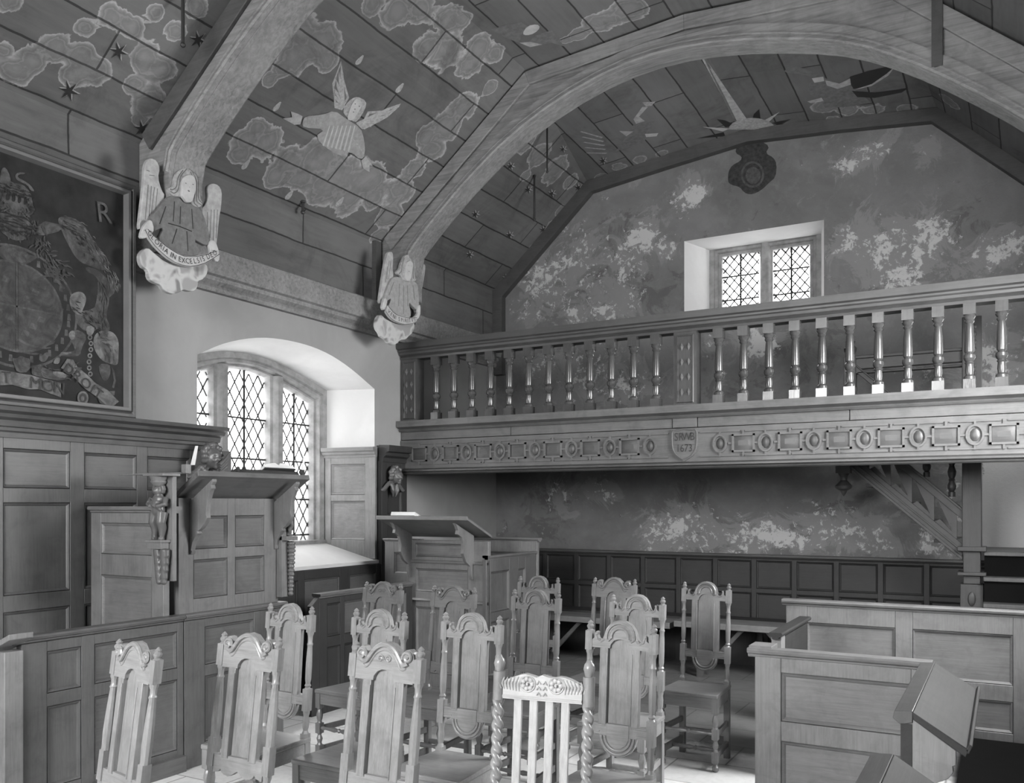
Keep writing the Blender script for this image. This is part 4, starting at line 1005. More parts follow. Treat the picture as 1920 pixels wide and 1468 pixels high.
f = MB(); rail_cap(f, (-3.95, 6.6, 1.165), (-3.95, 7.49, 1.165), (1, 0, 0), .04); f.build('side_rail', PULY, rd)
f = MB(); f.ext([(-4.93, 6.30, 1.525), (-4.93, 6.72, 1.355), (-4.93, 6.72, 1.38), (-4.93, 6.30, 1.55)], (.95, 0, 0)); f.box(-4.94, -3.97, 6.285, 6.30, 1.52, 1.555); f.build('book_board', PULX, rd, bevel=.003)
for x in (-4.80, -4.13):
    f = MB(); P = [(.30, 1.375+.13), (.27, 1.48), (.25, 1.44), (.26, 1.41), (.19, 1.38), (.16, 1.30), (.17, 1.24), (.12, 1.16), (.05, 1.12), (.04, 1.04), (.02, 1.0), (-.005, 1.0), (-.005, 1.39)]
    f.ext([(x, 6.6-a, b_-.01) for a, b_ in P], (.03 if x > -4.5 else .03, 0, 0)); f.build('scroll_bracket', PUL, rd, bevel=.002)
bp = thing('desk_back_screen', 'panelled oak back screen of the reading desk with moulded rail', 'screen', (-4.3, 7.52, 0))
panelled(bp, (-4.75, 7.5, 0), (1, 0, 0), (0, -1, 0), .81, 1.30, [(.18, .64)], [(.15, .6), (.7, 1.1), (1.13, 1.19)], (PUL, PULX), t=.045)
f = MB(); f.ext([Vector((-4.77, 7.5, 1.295))+Vector((0, -1, 0))*a+Z*b_*.9 for a, b_ in capped(-.045, 0)], (.85, 0, 0)); f.build('top_rail', PULX, bp)
bs = thing('pew_end_screen', 'short lit oak panel between the carved pilaster and the reading desk', 'screen', (-5.0, 6.72, 0))
panelled(bs, (-5.19, 6.74, 0), (1, 0, 0), (0, -1, 0), .40, 1.30, [(.11, .34)], [(.12, .8), (1.0, 1.20)], (PUL, PULX), t=.04)
f = MB(); f.ext([Vector((-5.2, 6.74, 1.295))+Vector((0, -1, 0))*a+Z*b_*.9 for a, b_ in capped(-.045, 0)], (.42, 0, 0)); f.build('top_rail', PULX, bs)
ud = Vector((0, .42, -.17)).normalized()
book('closed_book', 'pale closed book lying on the reading desk board', (-4.67, 6.39, 1.528), (1, 0, 0), ud, .26, .16, .035, (PAPER, PAPER))
book('thin_book', 'thin dark book beside the pale book on the reading desk', (-4.46, 6.41, 1.52), (1, .1, 0), ud, .12, .12, .015, (BOOKD, PAPER))
#@@PEWS
# ================================================================== right-hand pews
p1 = thing('box_pew_front', 'pale oak box pew front nearest the camera on the right', 'pew', (-.7, 4.33, 0))
panelled(p1, (-1.07, 4.33, 0), (1, 0, 0), (0, -1, 0), .80, .91, [(.125, .70)], [(.14, .51), (.605, .84)], (PEW, PEWX), t=.045, bevel=.004)
f = MB(); f.ext([Vector((-1.105, 4.33, .905))+Vector((0, -1, 0))*a+Z*b_*1.1 for a, b_ in capped(-.045, 0)], (.82, 0, 0)); f.box(-1.10, -.99, 4.33, 4.46, .915, .962); f.build('top_rail', PEWX, p1, bevel=.003)
f = MB(); f.box(-1.09, -.28, 4.315, 4.345, 0, .11); f.build('plinth', PEWX, p1, bevel=.004)
p2 = thing('long_pew_back', 'long pale oak panelled pew back with moulded rail behind the nearest pew', 'pew', (-.4, 6.7, 0))
panelled(p2, (-1.425, 6.7, 0), (1, 0, 0), (0, -1, 0), 2.165, .905, [(.15, .75), (.86, 1.47), (1.58, 2.09)], [(.13, .34), (.45, .785)], (PW2, PW2X), t=.045, bevel=.004)
f = MB(); f.ext([Vector((-1.455, 6.7, .90))+Vector((0, -1, 0))*a+Z*b_*1.25 for a, b_ in capped(-.045, 0)], (2.195, 0, 0)); f.build('top_rail', PW2X, p2, bevel=.003)
pe = thing('pew_door', 'short dark-faced pew door with moulded cap between the two pale pews', 'pew', (-1.2, 5.8, 0))
f = MB(); f.box(-1.22, -1.185, 5.47, 6.25, .08, .84); f.build('door_panel', PEWY, pe, bevel=.003)
f = MB(); f.box(-1.235, -1.175, 5.40, 5.50, 0, .86); f.build('post', PEW, pe, bevel=.003)
f = MB(); f.ext([Vector((-1.183, 5.36, .842))+Vector((1, 0, 0))*a+Z*b_ for a, b_ in capped(-.04, 0)], (0, .9, 0)); f.build('cap_rail', PEWY, pe)
def desk(ya, yb, label, ends):
    d = thing('sloped_pew_desk', label, 'desk', (-.25, (ya+yb)/2, 0), 0, 'sloped desks of the right-hand pews')
    f = MB(); f.ext([(-.335, ya, .925), (-.33, ya, .95), (-.272, ya, .955), (-.272, ya, .915), (-.31, ya, .905)], (0, yb-ya, 0)); f.build('ledge', PANY, d, bevel=.003)
    f = MB(); f.ext([(-.272, ya-.005, .928), (-.272, ya-.005, .953), (-.103, ya-.005, .848), (-.113, ya-.005, .822)], (0, yb-ya+.01, 0)); f.ext([(-.115, ya-.005, .845), (-.103, ya-.005, .868), (-.092, ya-.005, .86), (-.104, ya-.005, .832)], (0, yb-ya+.01, 0)); f.build('sloped_board', PEWY, d, bevel=.003)
    f = MB(); f.box(-.31, -.275, ya+.0, yb, 0, .91); f.build('front_board', PEWY, d)
    P = [(-.30, .92), (-.27, .925), (-.142, .838), (-.142, .79), (-.152, .785), (-.150, .765), (-.165, .742), (-.20, .722), (-.24, .70), (-.262, .66), (-.265, .60), (-.275, .58), (-.275, .02), (-.30, .02)]
    for y in ends:
        f = MB(); f.ext([(x, y, z) for x, z in P], (0, .03, 0)); f.build('end_bracket', PEW, d, bevel=.002)
desk(3.24, 4.30, 'sloped oak pew desk with narrow ledge at the end of the nearest pew', [3.245, 4.26])
desk(1.85, 2.66, 'second sloped oak pew desk cut by the bottom edge of the photograph', [1.86, 2.625])
# seat behind the desks, its deep shade put into near-black boards
sb = thing('side_bench', 'bench seat coloured near black as shade behind the sloped desks', 'bench', (.5, 4.4, 0))
f = MB(); f.box(.35, .72, 2.0, 6.5, .42, .46); f.build('seat', SHADEC, sb)
f = MB(); f.box(.70, .745, 2.0, 6.5, .09, 1.1); f.build('backrest', SHADEC, sb)
f = MB(); f.box(.40, .44, 2.0, 6.5, .09, .42); f.build('riser', SHADEC, sb)
pf = thing('shade_platform', 'added low platform coloured near black as shade inside the right-hand pews', 'platform', (.3, 4.5, 0))
f = MB(); f.box(-.24, XR-.02, 1.8, 6.64, 0, .09); f.build('boards', SHADEC, pf)  # added platform, its near-black colour painting the shadow on the pew floor
#@@CHAIRS
# ================================================================== chairs
def crest_arcs(f, cz, rads, y, r, a0=-12, a1=192, sx=1.0):
    for R in rads:
        f.tube([(sx*R*math.cos(math.radians(a0+(a1-a0)*i/16)), y, cz+R*math.sin(math.radians(a0+(a1-a0)*i/16))) for i in range(17)], r, 6)
def spiral(f, cx, cz, y, R, r, sgn):
    f.tube([(cx+sgn*R*(1-.82*i/18)*math.cos(math.radians(200-i*30)), y, cz+R*(1-.82*i/18)*math.sin(math.radians(200-i*30))) for i in range(19)], r, 6)
def mirror(pts): return pts+[(-a, b_) for a, b_ in pts[::-1] if abs(a) > 1e-6]
def make_chair(kind, label, dark=False):
    mz, mx_ = (CHD, CHDX) if dark else (CH, CHX)
    rec = .045 if kind == 'A' else .075
    t = thing('carved_chair', label, 'chair', (0, 0, 0), 0, 'high-backed carved chairs in the nave')
    YB = .165
    def lean(x, y, z): return (x, y+max(0, (z-.5))*rec/.6, z)
    def part(f, name, m, **k):
        f.map(lean); return f.build(name, m, t, local=True, **k)
    # seat and rails
    f = MB(); f.ext([(-.192, -.20, .455), (.192, -.20, .455), (.172, .185, .455), (-.172, .185, .455)], (0, 0, .025)); f.build('seat', mx_, t, local=True, bevel=.006)
    f = MB(); f.box(-.185, .185, -.185, -.165, .385, .455); f.box(-.155, .155, .15, .17, .385, .455)
    for s in (-1, 1): f.ext([(s*.185, -.175, .385), (s*.165, -.175, .385), (s*.145, .16, .385), (s*.165, .16, .385)], (0, 0, .07))
    f.build('seat_rail', mx_, t, local=True, bevel=.003)
    for s in (-1, 1):
        f = MB(); x = s*.172
        f.box(x-.019, x+.019, -.192, -.154, .36, .455); f.box(x-.019, x+.019, -.192, -.154, .20, .265); f.box(x-.019, x+.019, -.192, -.154, .055, .125)
        f.lathe([(.018, .36), (.012, .35), (.016, .34), (.022, .315), (.016, .285), (.013, .275), (.018, .265)], (x, -.173, 0), 10)
        f.lathe([(.018, .2), (.011, .19), (.02, .165), (.013, .14), (.018, .125)], (x, -.173, 0), 10)
        f.lathe([(.018, .055), (.012, .045), (.022, .03), (.022, .012), (.012, 0)], (x, -.173, 0), 10)
        f.build('front_leg', mz, t, local=True)
        f = MB(); x = s*.15; h = .0175
        f.box(x-.018, x+.018, YB-.018, YB+.018, 0, .50)
        f.lathe([(.018, .50), (.012, .515), (.0155, .53), (.017, .56), (.013, .585), (.017, .60), (.018, .613)], (x, YB, 0), 10)
        f.box(x-h, x+h, YB-h, YB+h, .612, .722)
        if kind == 'A': col = [(.017, .722), (.012, .73), (.017, .738), (.012, .748), (.0155, .77), (.0165, .83), (.0145, .90), (.0125, .935), (.016, .945), (.012, .955), (.0125, .985), (.016, .995), (.018, 1.006)]
        else: col = [(.018, .70), (.015, .712), (.019, .722), (.018, .735), (.020, .79), (.018, .86), (.015, .92), (.0125, .95), (.016, .957), (.012, .965), (.0125, .985), (.017, .995), (.017, 1.006)]
        f.lathe(col, (x, YB, 0), 10); h = .0165
        f.box(x-h, x+h, YB-h, YB+h, 1.005, 1.09)
        f.lathe([(.017, 1.09), (.010, 1.096), (.015, 1.103), (.0165, 1.11), (.010, 1.118), (.013, 1.124), (.003, 1.135)], (x, YB, 0), 10)
        part(f, 'rear_post', mz, bevel=0)
    # crest
    y0, y1 = YB-.014, YB+.014
    f = MB()
    if kind == 'A':
        top = [(0, 1.142), (.028, 1.137), (.052, 1.122), (.068, 1.10), (.076, 1.076), (.083, 1.058), (.092, 1.052), (.104, 1.057), (.110, 1.072), (.107, 1.084), (.116, 1.088), (.1215, 1.078), (.1225, 1.06), (.133, 1.052), (.133, 1.018), (.047, 1.018), (.045, 1.034), (.03, 1.052), (.012, 1.059), (0, 1.06)]
        f.ext([(a, y0, b_) for a, b_ in mirror(top[:14])+[(-.133, 1.018)][:0]+[]], (0, 0, 0)) if False else None
        out = [(a, b_) for a, b_ in top]; full = out+[(-a, b_) for a, b_ in out[::-1] if abs(a) > 1e-6]
        f.ext([(a, y0, b_) for a, b_ in full], (0, y1-y0, 0))
        crest_arcs(f, 1.069, (.064, .041), y0-.003, .0088, -8, 188); crest_arcs(f, 1.069, (.0525,), y0-.001, .0042, -8, 188)
        for s in (-1, 1): f.tube([(s*.064, y0-.002, 1.06), (s*.0535, y0-.003, 1.053), (s*.043, y0-.002, 1.063)], .006, 6); f.tube([(s*.076, y0, 1.055), (s*.092, y0-.002, 1.045), (s*.108, y0, 1.052), (s*.116, y0, 1.076)], .005, 6)
    else:
        out = [(0, 1.142), (.035, 1.135), (.062, 1.112), (.078, 1.084), (.086, 1.086), (.084, 1.104), (.094, 1.12), (.11, 1.122), (.124, 1.112), (.130, 1.095), (.133, 1.07), (.133, 1.0), (.047, 1.0), (.045, 1.016), (.03, 1.034), (.012, 1.041), (0, 1.042)]
        full = out+[(-a, b_) for a, b_ in out[::-1] if abs(a) > 1e-6]
        f.ext([(a, y0, b_) for a, b_ in full], (0, y1-y0, 0))
        arc = [(-.108, 1.074), (-.094, 1.066), (-.08, 1.07), (-.066, 1.092), (-.045, 1.118), (-.018, 1.132), (0, 1.134)]; arc = arc+[(-a, b_) for a, b_ in arc[::-1][1:]]
        f.tube([(a, y0-.003, b_) for a, b_ in chaikin(arc, 2, False)], .0095, 8)
        f.tube([(a*.92, y0-.001, b_-.02) for a, b_ in chaikin(arc, 2, False)], .0035, 5)
        for s in (-1, 1): spiral(f, s*.105, 1.094, y0-.005, .022, .0068, s); f.ell((s*.105, y0-.004, 1.094), (.006, .006, .006), 8, 6)
        if kind == 'C':
            for s in (-1, 1): spiral(f, s*.018, 1.082, y0-.002, .014, .0035, s)
    part(f, 'crest_rail', mx_)
    # framed back
    zt_ = 1.02 if kind == 'A' else 1.002; zb = .69 if kind == 'A' else .655
    f = MB()
    for s in (-1, 1):
        f.box(min(s*.055, s*.094), max(s*.055, s*.094), YB-.015, YB+.010, zb-.005, zt_)
        f.tube([(s*.058, YB-.016, zb), (s*.058, YB-.016, zt_-.02)], .0035, 5)
    part(f, 'back_stile', mz, bevel=.002)
    f = MB(); arch = [(.053, zt_), (.046, zt_), (.044, zt_+.018), (.028, zt_+.034), (0, zt_+.04)]
    full = [(.053, zb-.01)]+arch+[(-a, b_) for a, b_ in arch[::-1][1:]]+[(-.053, zb-.01)]
    f.ext([(a, YB+.002, b_) for a, b_ in full], (0, .007, 0)); part(f, 'back_panel', mz, smooth=False)
    # lower rail
    f = MB()
    if kind == 'A':
        out = [(0, .552), (.03, .556), (.058, .572), (.078, .6), (.084, .625), (.088, .641), (.133, .641), (.133, .692), (0, .692)]
        full = out+[(-a, b_) for a, b_ in out[::-1] if abs(a) > 1e-6]
        f.ext([(a, YB-.013, b_) for a, b_ in full], (0, .026, 0))
        crest_arcs(f, .64, (.076, .060), YB-.015, .0072, 180, 360); f.tube([(a, YB-.013, b_) for a, b_ in ((-.132, .682), (-.06, .682))], .004, 5); f.tube([(a, YB-.013, b_) for a, b_ in ((.132, .682), (.06, .682))], .004, 5)
        f.tube([(a, YB-.013, b_) for a, b_ in ((-.132, .655), (-.085, .655))], .004, 5); f.tube([(a, YB-.013, b_) for a, b_ in ((.132, .655), (.085, .655))], .004, 5)
        f.ext([(a, YB-.016, b_) for a, b_ in [(.053, .692), (.053, .63), (.04, .605), (.018, .592), (-.018, .592), (-.04, .605), (-.053, .63), (-.053, .692)]], (0, .01, 0))
    else:
        out = [(0, .607), (.012, .60), (.03, .588), (.05, .583), (.07, .586), (.085, .594), (.092, .606), (.1, .595), (.133, .588), (.133, .66), (0, .66)]
        full = out+[(-a, b_) for a, b_ in out[::-1] if abs(a) > 1e-6]
        f.ext([(a, YB-.012, b_) for a, b_ in full], (0, .024, 0))
    part(f, 'lower_rail', mx_, bevel=.002)
    # stretchers
    tp = [(.009, -.155), (.013, -.14), (.009, -.12), (.012, -.08), (.016, -.04), (.009, -.012), (.015, 0), (.009, .012), (.016, .04), (.012, .08), (.009, .12), (.013, .14), (.009, .155)]
    f = MB(); f.lathe(tp, (0, -.173, .235), 10, 'x'); f.build('stretcher', mx_, t, local=True)
    f = MB(); f.lathe([(r, h*.98) for r, h in tp], (0, -.03, .095), 10, 'x'); f.build('stretcher', mx_, t, local=True)
    for s in (-1, 1):
        f = MB(); f.ext([(s*.182, -.16, .075), (s*.164, -.16, .075), (s*.142, .15, .075), (s*.16, .15, .075)], (0, 0, .04)); f.build('stretcher', mx_, t, local=True, bevel=.002)
        f = MB(); f.ext([(s*.182, -.16, .21), (s*.164, -.16, .21), (s*.142, .15, .21), (s*.16, .15, .21)], (0, 0, .035)); f.build('stretcher', mx_, t, local=True, bevel=.002)
    f = MB(); f.box(-.14, .14, .155, .175, .14, .17); f.build('stretcher', mx_, t, local=True, bevel=.002)
    return t
def copy_tree(o, parent=None):
    c = o.copy(); COL.objects.link(c); c.parent = parent
    for ch in o.children: copy_tree(ch, c)
    return c
chairs = [
 ('A', 1325, 1090, 0, 'arch-crested chair standing alone beside the nearest box pew', 1),
 ('A', 1196, 1114, 0, 'arch-crested chair half hidden behind the tall chair right of the twisted-post chair', 0),
 ('A', 1166, 1163, 0, 'tall arch-crested chair just right of the twisted-post slatted chair', 0),
 ('B', 1153, 1082, 0, 'scroll-eared chair farthest back in front of the trestle benches', 1),
 ('A', 1006, 1104, 0, 'arch-crested chair directly behind the twisted-post slatted chair', 1),
 ('A', 1011, 1079, 1, 'arch-crested chair farthest back beside the reading desk side panel', 1),
 ('A', 886, 1148, 0, 'arch-crested chair just left of the twisted-post slatted chair', 0),
 ('B', 852, 1097, 0, 'scroll-eared chair standing in front of the reading desk front panel', 1),
 ('C', 728, 1203, 0, 'nearest scroll-eared chair with inner scrolls left of centre', 0),
 ('A', 713, 1141, -1, 'arch-crested chair between two scroll-eared chairs by the side pew', 0),
 ('C', 720, 1090, -4, 'dark scroll-eared chair farthest back at the corner of the side pew', 1),
 ('A', 546, 1131, -3, 'arch-crested chair standing by the foot of the pulpit', 0),
 ('B', 472, 1186, 0, 'scroll-eared chair near the stall front, between pulpit and camera', 0),
 ('B', 270, 1203, -11, 'leftmost scroll-eared chair turned towards the near stall front', 0)]
protos = {}
for kind, px, py, rot, label, dark in chairs:
    key = (kind, dark)
    if key not in protos: o = protos[key] = make_chair(kind, label, bool(dark))
    else: o = copy_tree(protos[key]); o['label'] = label
    p = at(px, py, 'z', 1.142); rec = .045 if kind == 'A' else .075
    a = math.radians(rot); off = .165+rec*1.06
    if px == 270: p.x -= .03
    o.location = (p.x+math.sin(a)*off, p.y-math.cos(a)*off, 0); o.rotation_euler = (0, 0, a)
# twisted-post slatted chair in the foreground
tw = thing('twisted_post_chair', 'pale slat-back chair with barley-twist posts and flower-carved crest, nearest the camera', 'chair', (0, 0, 0))
P0 = at(937, 1243, 'z', 1.09); P1 = at(1105, 1254, 'z', 1.09)
ctr = (P0+P1)/2; ang = math.atan2(P1.y-P0.y, P1.x-P0.x); hw = (P1-P0).length/2
def leant(x, y, z): return (x, y+max(0, z-.48)*.10, z)
for s in (-1, 1):
    f = MB(); x = s*hw; f.lathe([(.012, 1.062), (.015, 1.068), (.0165, 1.075), (.0205, 1.09), (.017, 1.105), (.009, 1.113), (.006, 1.12)], (x, 0, 0), 14)
    f.ext([(x+.021*math.cos(math.pi/8+k*math.pi/4), .021*math.sin(math.pi/8+k*math.pi/4), .965) for k in range(8)], (0, 0, .098))
    vs = []; fs = []; nr = 200; sg = 18
    for i in range(nr+1):
        z = .965-.46*i/nr; ph = z*2*math.pi/.044*-1
        for j in range(sg):
            t = 2*math.pi*j/sg; r = .0165+.0045*math.cos(2*(t-ph/2*1.0)); r = .0100+.0115*abs(math.cos(t-ph/2))**1.3
            vs.append((x+r*math.cos(t), r*math.sin(t), z))
    for i in range(nr):
        for j in range(sg): fs.append((i*sg+j, i*sg+(j+1) % sg, (i+1)*sg+(j+1) % sg, (i+1)*sg+j))
    f.add(vs, fs); f.box(x-.02, x+.02, -.02, .02, 0, .51); f.map(leant); f.build('twisted_post', CH, tw, local=True, angle=50)
f = MB(); ci = hw-.02
zt = [1.035, 1.045, 1.052, 1.06, 1.064, 1.06, 1.055, 1.064, 1.058, 1.056, 1.062, 1.06, 1.054, 1.045, 1.035]
topc = [(-ci+2*ci*i/14, zt[i]) for i in range(15)]
f.ext([(a, -.013, b_-.004) for a, b_ in topc]+[(ci, -.013, .972), (-ci, -.013, .972)], (0, .026, 0))
for s in (-1, 1):
    cxx = s*ci*.36
    for k in range(7): a = 2*math.pi*k/7; f.ell((cxx+.017*math.cos(a), -.016, 1.028+.017*math.sin(a)), (.009, .006, .009), 8, 5)
    f.ell((cxx, -.020, 1.028), (.006, .005, .006), 8, 5); f.tube([(cxx+.027*math.cos(2*math.pi*k/16), -.015, 1.028+.027*math.sin(2*math.pi*k/16)) for k in range(16)], .003, 5, close=True)
    for k in range(7): f.tube([(s*(ci*.58+k*.011), -.014, 1.0+k*.001), (s*(ci*.60+k*.012), -.016, 1.025), (s*(ci*.52+k*.013), -.014, 1.05-k*.001)], [.002, .004, .002], 5)
    for k in range(3): f.tube([(s*.004, -.015, .99+k*.02), (s*.012, -.017, 1.0+k*.02), (s*.018, -.015, .992+k*.018)], .003, 5)
f.tube([(-ci, -.014, .981), (ci, -.014, .981)], .005, 6)
f.map(leant); f.build('carved_crest', wood('chair_pale_crest', .42, 'x', .4), tw, local=True, angle=45)
for k in range(4):
    x = (-.62+k*.40)*ci; f = MB(); f.box(x-.0145, x+.0145, -.007, .007, .55, .975); f.map(leant); f.build('slat', wood('slat_oak', .38, 'z', .4) if 'slat_oak' not in MATS else MATS['slat_oak'], tw, local=True, bevel=.002)
f = MB(); f.box(-ci, ci, -.012, .012, .52, .56); f.map(leant); f.build('lower_rail', CHX, tw, local=True)
f = MB(); f.ext([(-hw-.03, -.40, .45), (hw+.03, -.40, .45), (hw, .01, .45), (-hw, .01, .45)], (0, 0, .03)); f.build('seat', CHX, tw, local=True, bevel=.006)
for s in (-1, 1):
    f = MB(); f.box(s*hw-.018, s*hw+.018, -.385, -.35, 0, .45); f.build('front_leg', CH, tw, local=True)
    f = MB(); f.box(s*hw-.01, s*hw+.01, -.36, -.01, .15, .18); f.build('stretcher', CHX, tw, local=True)
tw.rotation_euler = (0, 0, ang); off = .061
tw.location = (ctr.x+math.sin(ang)*off, ctr.y-math.cos(ang)*off, 0)
#@@ANGELS
# ================================================================== angel corbels
def angel(org, sc_, xb, parts, scroll_up, scroll_lo, text, label, eyes, robe, loc):
    t = thing('angel_corbel', label, 'carving', loc, 0, 'painted angel corbels')
    def P(x, y, d=0): q = at(org[0]+x/sc_, org[1]+y/sc_, 'x', xb+d); return q
    def plate(pts, name, m, d0, d1, sm=1, par=t, bevel=.004):
        pts = chaikin(pts, sm) if sm else pts
        q0 = [P(x, y, 0) for x, y in pts]; f = MB()
        f.ext([(xb+d0, p.y, p.z) for p in q0], (d1-d0, 0, 0)); return f.build(name, m, par, bevel=bevel)
    plate(parts['wl'], 'wing', WINGP, -.02, .012); plate(parts['wr'], 'wing', WINGP, -.02, .012)
    plate(parts['cloud'], 'cloud_base', PUFF, -.02, .02)
    plate(parts['body'], 'robe', robe, .0, .04); hr = plate(parts['hair'], 'hair', HAIR, .02, .05)
    fc = plate(parts['face'], 'face', WHITEP, .04, .068, 2)
    for h in parts['hands']: plate(h, 'hand', WHITEP, .03, .058)
    # feather lines
    f = MB()
    for a, b_ in parts['feathers']: p, q = P(*a), P(*b_); f.tube([(xb+.013, p.y, p.z), (xb+.013, q.y, q.z)], .0022, 5)
    f.build('feather_line', ROBE, t)
    f = MB()
    for a in parts['folds']: f.tube([(xb+.04, P(*q).y, P(*q).z) for q in a], .0035, 5)
    f.build('robe_fold', ROBE if robe is ROBE2 else INK, t)
    f = MB()
    for a in parts['curls']: f.tube([(xb+.051, P(*q).y, P(*q).z) for q in chaikin(a, 2, False)], .0032, 6)
    f.build('hair_lock', ROBE, hr)
    f = MB()
    for (x, y, r) in eyes: p = P(x, y); f.ell((xb+.069, p.y, p.z), (.002, r, r*.6), 8, 5)
    f.build('painted_features', ROBE, fc)
    f = MB(); n_ = len(scroll_up); U = [P(*q) for q in scroll_up]; L_ = [P(*q) for q in scroll_lo]
    f.ext([(xb+.05, p.y, p.z) for p in U]+[(xb+.05, p.y, p.z) for p in L_[::-1]], (.02, 0, 0)); so_ = f.build('scroll', WHITEP, t)
    f = MB()
    for q in (U, L_): f.tube([(xb+.071, p.y, p.z+(.004 if q is L_ else -.004)) for p in q], .002, 5)
    mid = [(L_[i].y*.72+U[i].y*.28, L_[i].z*.72+U[i].z*.28) for i in range(n_)]
    hgt = (U[n_//2].z-L_[n_//2].z)*.70
    letters_on(f, text, mid, hgt, lambda u, v: (xb+.0725, u, v), squeeze=.92); f.build('scroll_lettering', INK, so_, smooth=False, recalc=False)
    return t
a1 = dict(
 wl=[(1165,260),(1185,215),(1215,203),(1260,220),(1288,290),(1270,360),(1300,460),(1330,510),(1290,600),(1230,680),(1160,740),(1115,790),(1130,640),(1150,480),(1160,350)],
 wr=[(1670,450),(1680,420),(1715,405),(1760,420),(1790,470),(1785,580),(1765,700),(1750,850),(1735,1000),(1700,960),(1650,800),(1600,620),(1640,600),(1680,530)],
 hair=[(1390,330),(1430,295),(1480,288),(1530,310),(1570,370),(1580,450),(1580,530),(1605,580),(1580,610),(1530,600),(1500,560),(1420,520),(1370,525),(1325,480),(1330,450),(1365,440),(1370,380)],
 face=[(1420,400),(1440,360),(1490,345),(1525,370),(1538,420),(1530,490),(1510,540),(1505,570),(1465,575),(1440,540),(1415,510),(1422,460)],
 body=[(1330,510),(1420,525),(1460,575),(1510,570),(1590,610),(1630,700),(1680,870),(1650,920),(1590,890),(1540,860),(1585,980),(1540,1005),(1430,990),(1330,950),(1240,880),(1310,760),(1200,805),(1180,690),(1250,620)],
 hands=[[(1180,700),(1205,790),(1180,830),(1140,860),(1090,860),(1100,800),(1130,740)],[(1660,870),(1700,880),(1735,980),(1730,1050),(1690,1040),(1650,940)]],
 cloud=[(1180,925),(1130,960),(1115,1010),(1135,1080),(1190,1110),(1190,1170),(1230,1210),(1285,1225),(1310,1270),(1380,1305),(1440,1290),(1470,1265),(1520,1283),(1570,1275),(1590,1230),(1585,1200),(1640,1180),(1670,1120),(1660,1060),(1600,1060),(1450,1092),(1330,1050),(1230,970)],
 feathers=[((1190,420),(1165,700)),((1215,430),(1195,690)),((1240,440),(1215,650)),((1265,450),(1245,640)),((1175,300),(1200,310)),((1200,340),(1240,345)),((1700,620),(1690,850)),((1725,620),(1715,920)),((1750,620),(1740,850)),((1670,640),(1670,760))],
 folds=[[(1330,735),(1420,760),(1520,800)],[(1380,560),(1370,720)],[(1520,620),(1530,780)],[(1430,600),(1425,740)],[(1400,780),(1360,900)],[(1480,800),(1490,960)],[(1310,600),(1260,740)]],
 curls=[[(1440,310),(1395,370),(1390,450),(1350,470),(1335,460)],[(1470,300),(1415,360),(1405,470),(1370,500),(1340,480)],[(1510,310),(1550,380),(1555,480),(1545,560),(1590,590)],[(1490,300),(1560,350),(1570,460),(1560,540),(1600,580)],[(1500,320),(1535,400),(1540,500),(1525,570),(1560,600)]],
 puffs=[(1200,1030,.045),(1290,1100,.05),(1390,1190,.06),(1500,1210,.05),(1590,1140,.05)])
angel((0, 250), 4.318, -5.0, a1, [(1140,785),(1185,835),(1240,882),(1285,920),(1330,950),(1380,980),(1430,1000),(1485,1006),(1540,1003),(1590,994),(1640,980),(1700,960)],
 [(1118,800),(1150,865),(1195,925),(1245,975),(1300,1022),(1360,1060),(1420,1083),(1485,1092),(1550,1084),(1610,1062),(1665,1030),(1722,992)],
 'GLORIA IN EXCELSIS DEO', 'painted angel corbel in grey robe holding the GLORIA IN EXCELSIS DEO scroll', [(1450,418,.006),(1508,428,.006),(1473,480,.01),(1480,450,.003)], ROBE, (-5.2, 4.2, 3.3))
a2 = dict(
 wl=[(440,215),(500,215),(505,330),(495,430),(510,520),(480,600),(430,760),(380,830),(345,870),(335,820),(355,680),(380,500),(410,330)],
 wr=[(830,420),(840,375),(875,362),(908,380),(905,450),(880,600),(850,760),(820,920),(795,1000),(770,900),(720,620),(790,590),(820,500)],
 hair=[(590,320),(610,270),(660,250),(710,280),(735,340),(745,440),(735,520),(757,550),(745,590),(700,600),(600,590),(560,520),(515,500),(510,460),(550,440),(560,370)],
 face=[(610,400),(620,350),(660,330),(690,360),(695,420),(680,490),(665,580),(620,595),(585,540),(600,490)],
 body=[(500,530),(590,540),(630,600),(670,580),(770,600),(790,700),(800,890),(770,950),(720,900),(665,840),(705,1020),(660,1050),(530,1040),(400,930),(470,780),(370,860),(350,830),(400,680),(450,560)],
 hands=[[(345,790),(385,830),(370,900),(340,960),(315,920),(325,870)],[(770,900),(800,880),(795,1040),(720,1090),(700,1050),(770,1000)]],
 cloud=[(340,995),(295,1050),(285,1130),(300,1190),(335,1230),(350,1280),(415,1310),(440,1360),(500,1385),(550,1360),(580,1320),(660,1310),(690,1270),(740,1230),(765,1160),(755,1100),(720,1110),(560,1130),(400,1060)],
 feathers=[((450,330),(420,560)),((470,330),(445,560)),((430,400),(400,600)),((860,480),(820,800)),((880,480),(845,750)),((840,520),(800,760))],
 folds=[[(550,620),(540,900)],[(600,640),(600,1000)],[(650,640),(655,900)],[(480,600),(420,760)],[(720,640),(740,820)]],
 curls=[[(600,300),(570,380),(565,470),(530,500)],[(690,280),(720,360),(725,460),(745,560)],[(670,270),(705,350),(710,450),(715,560)]],
 puffs=[(360,1110,.035),(500,1200,.05),(490,1300,.04),(680,1180,.045)])
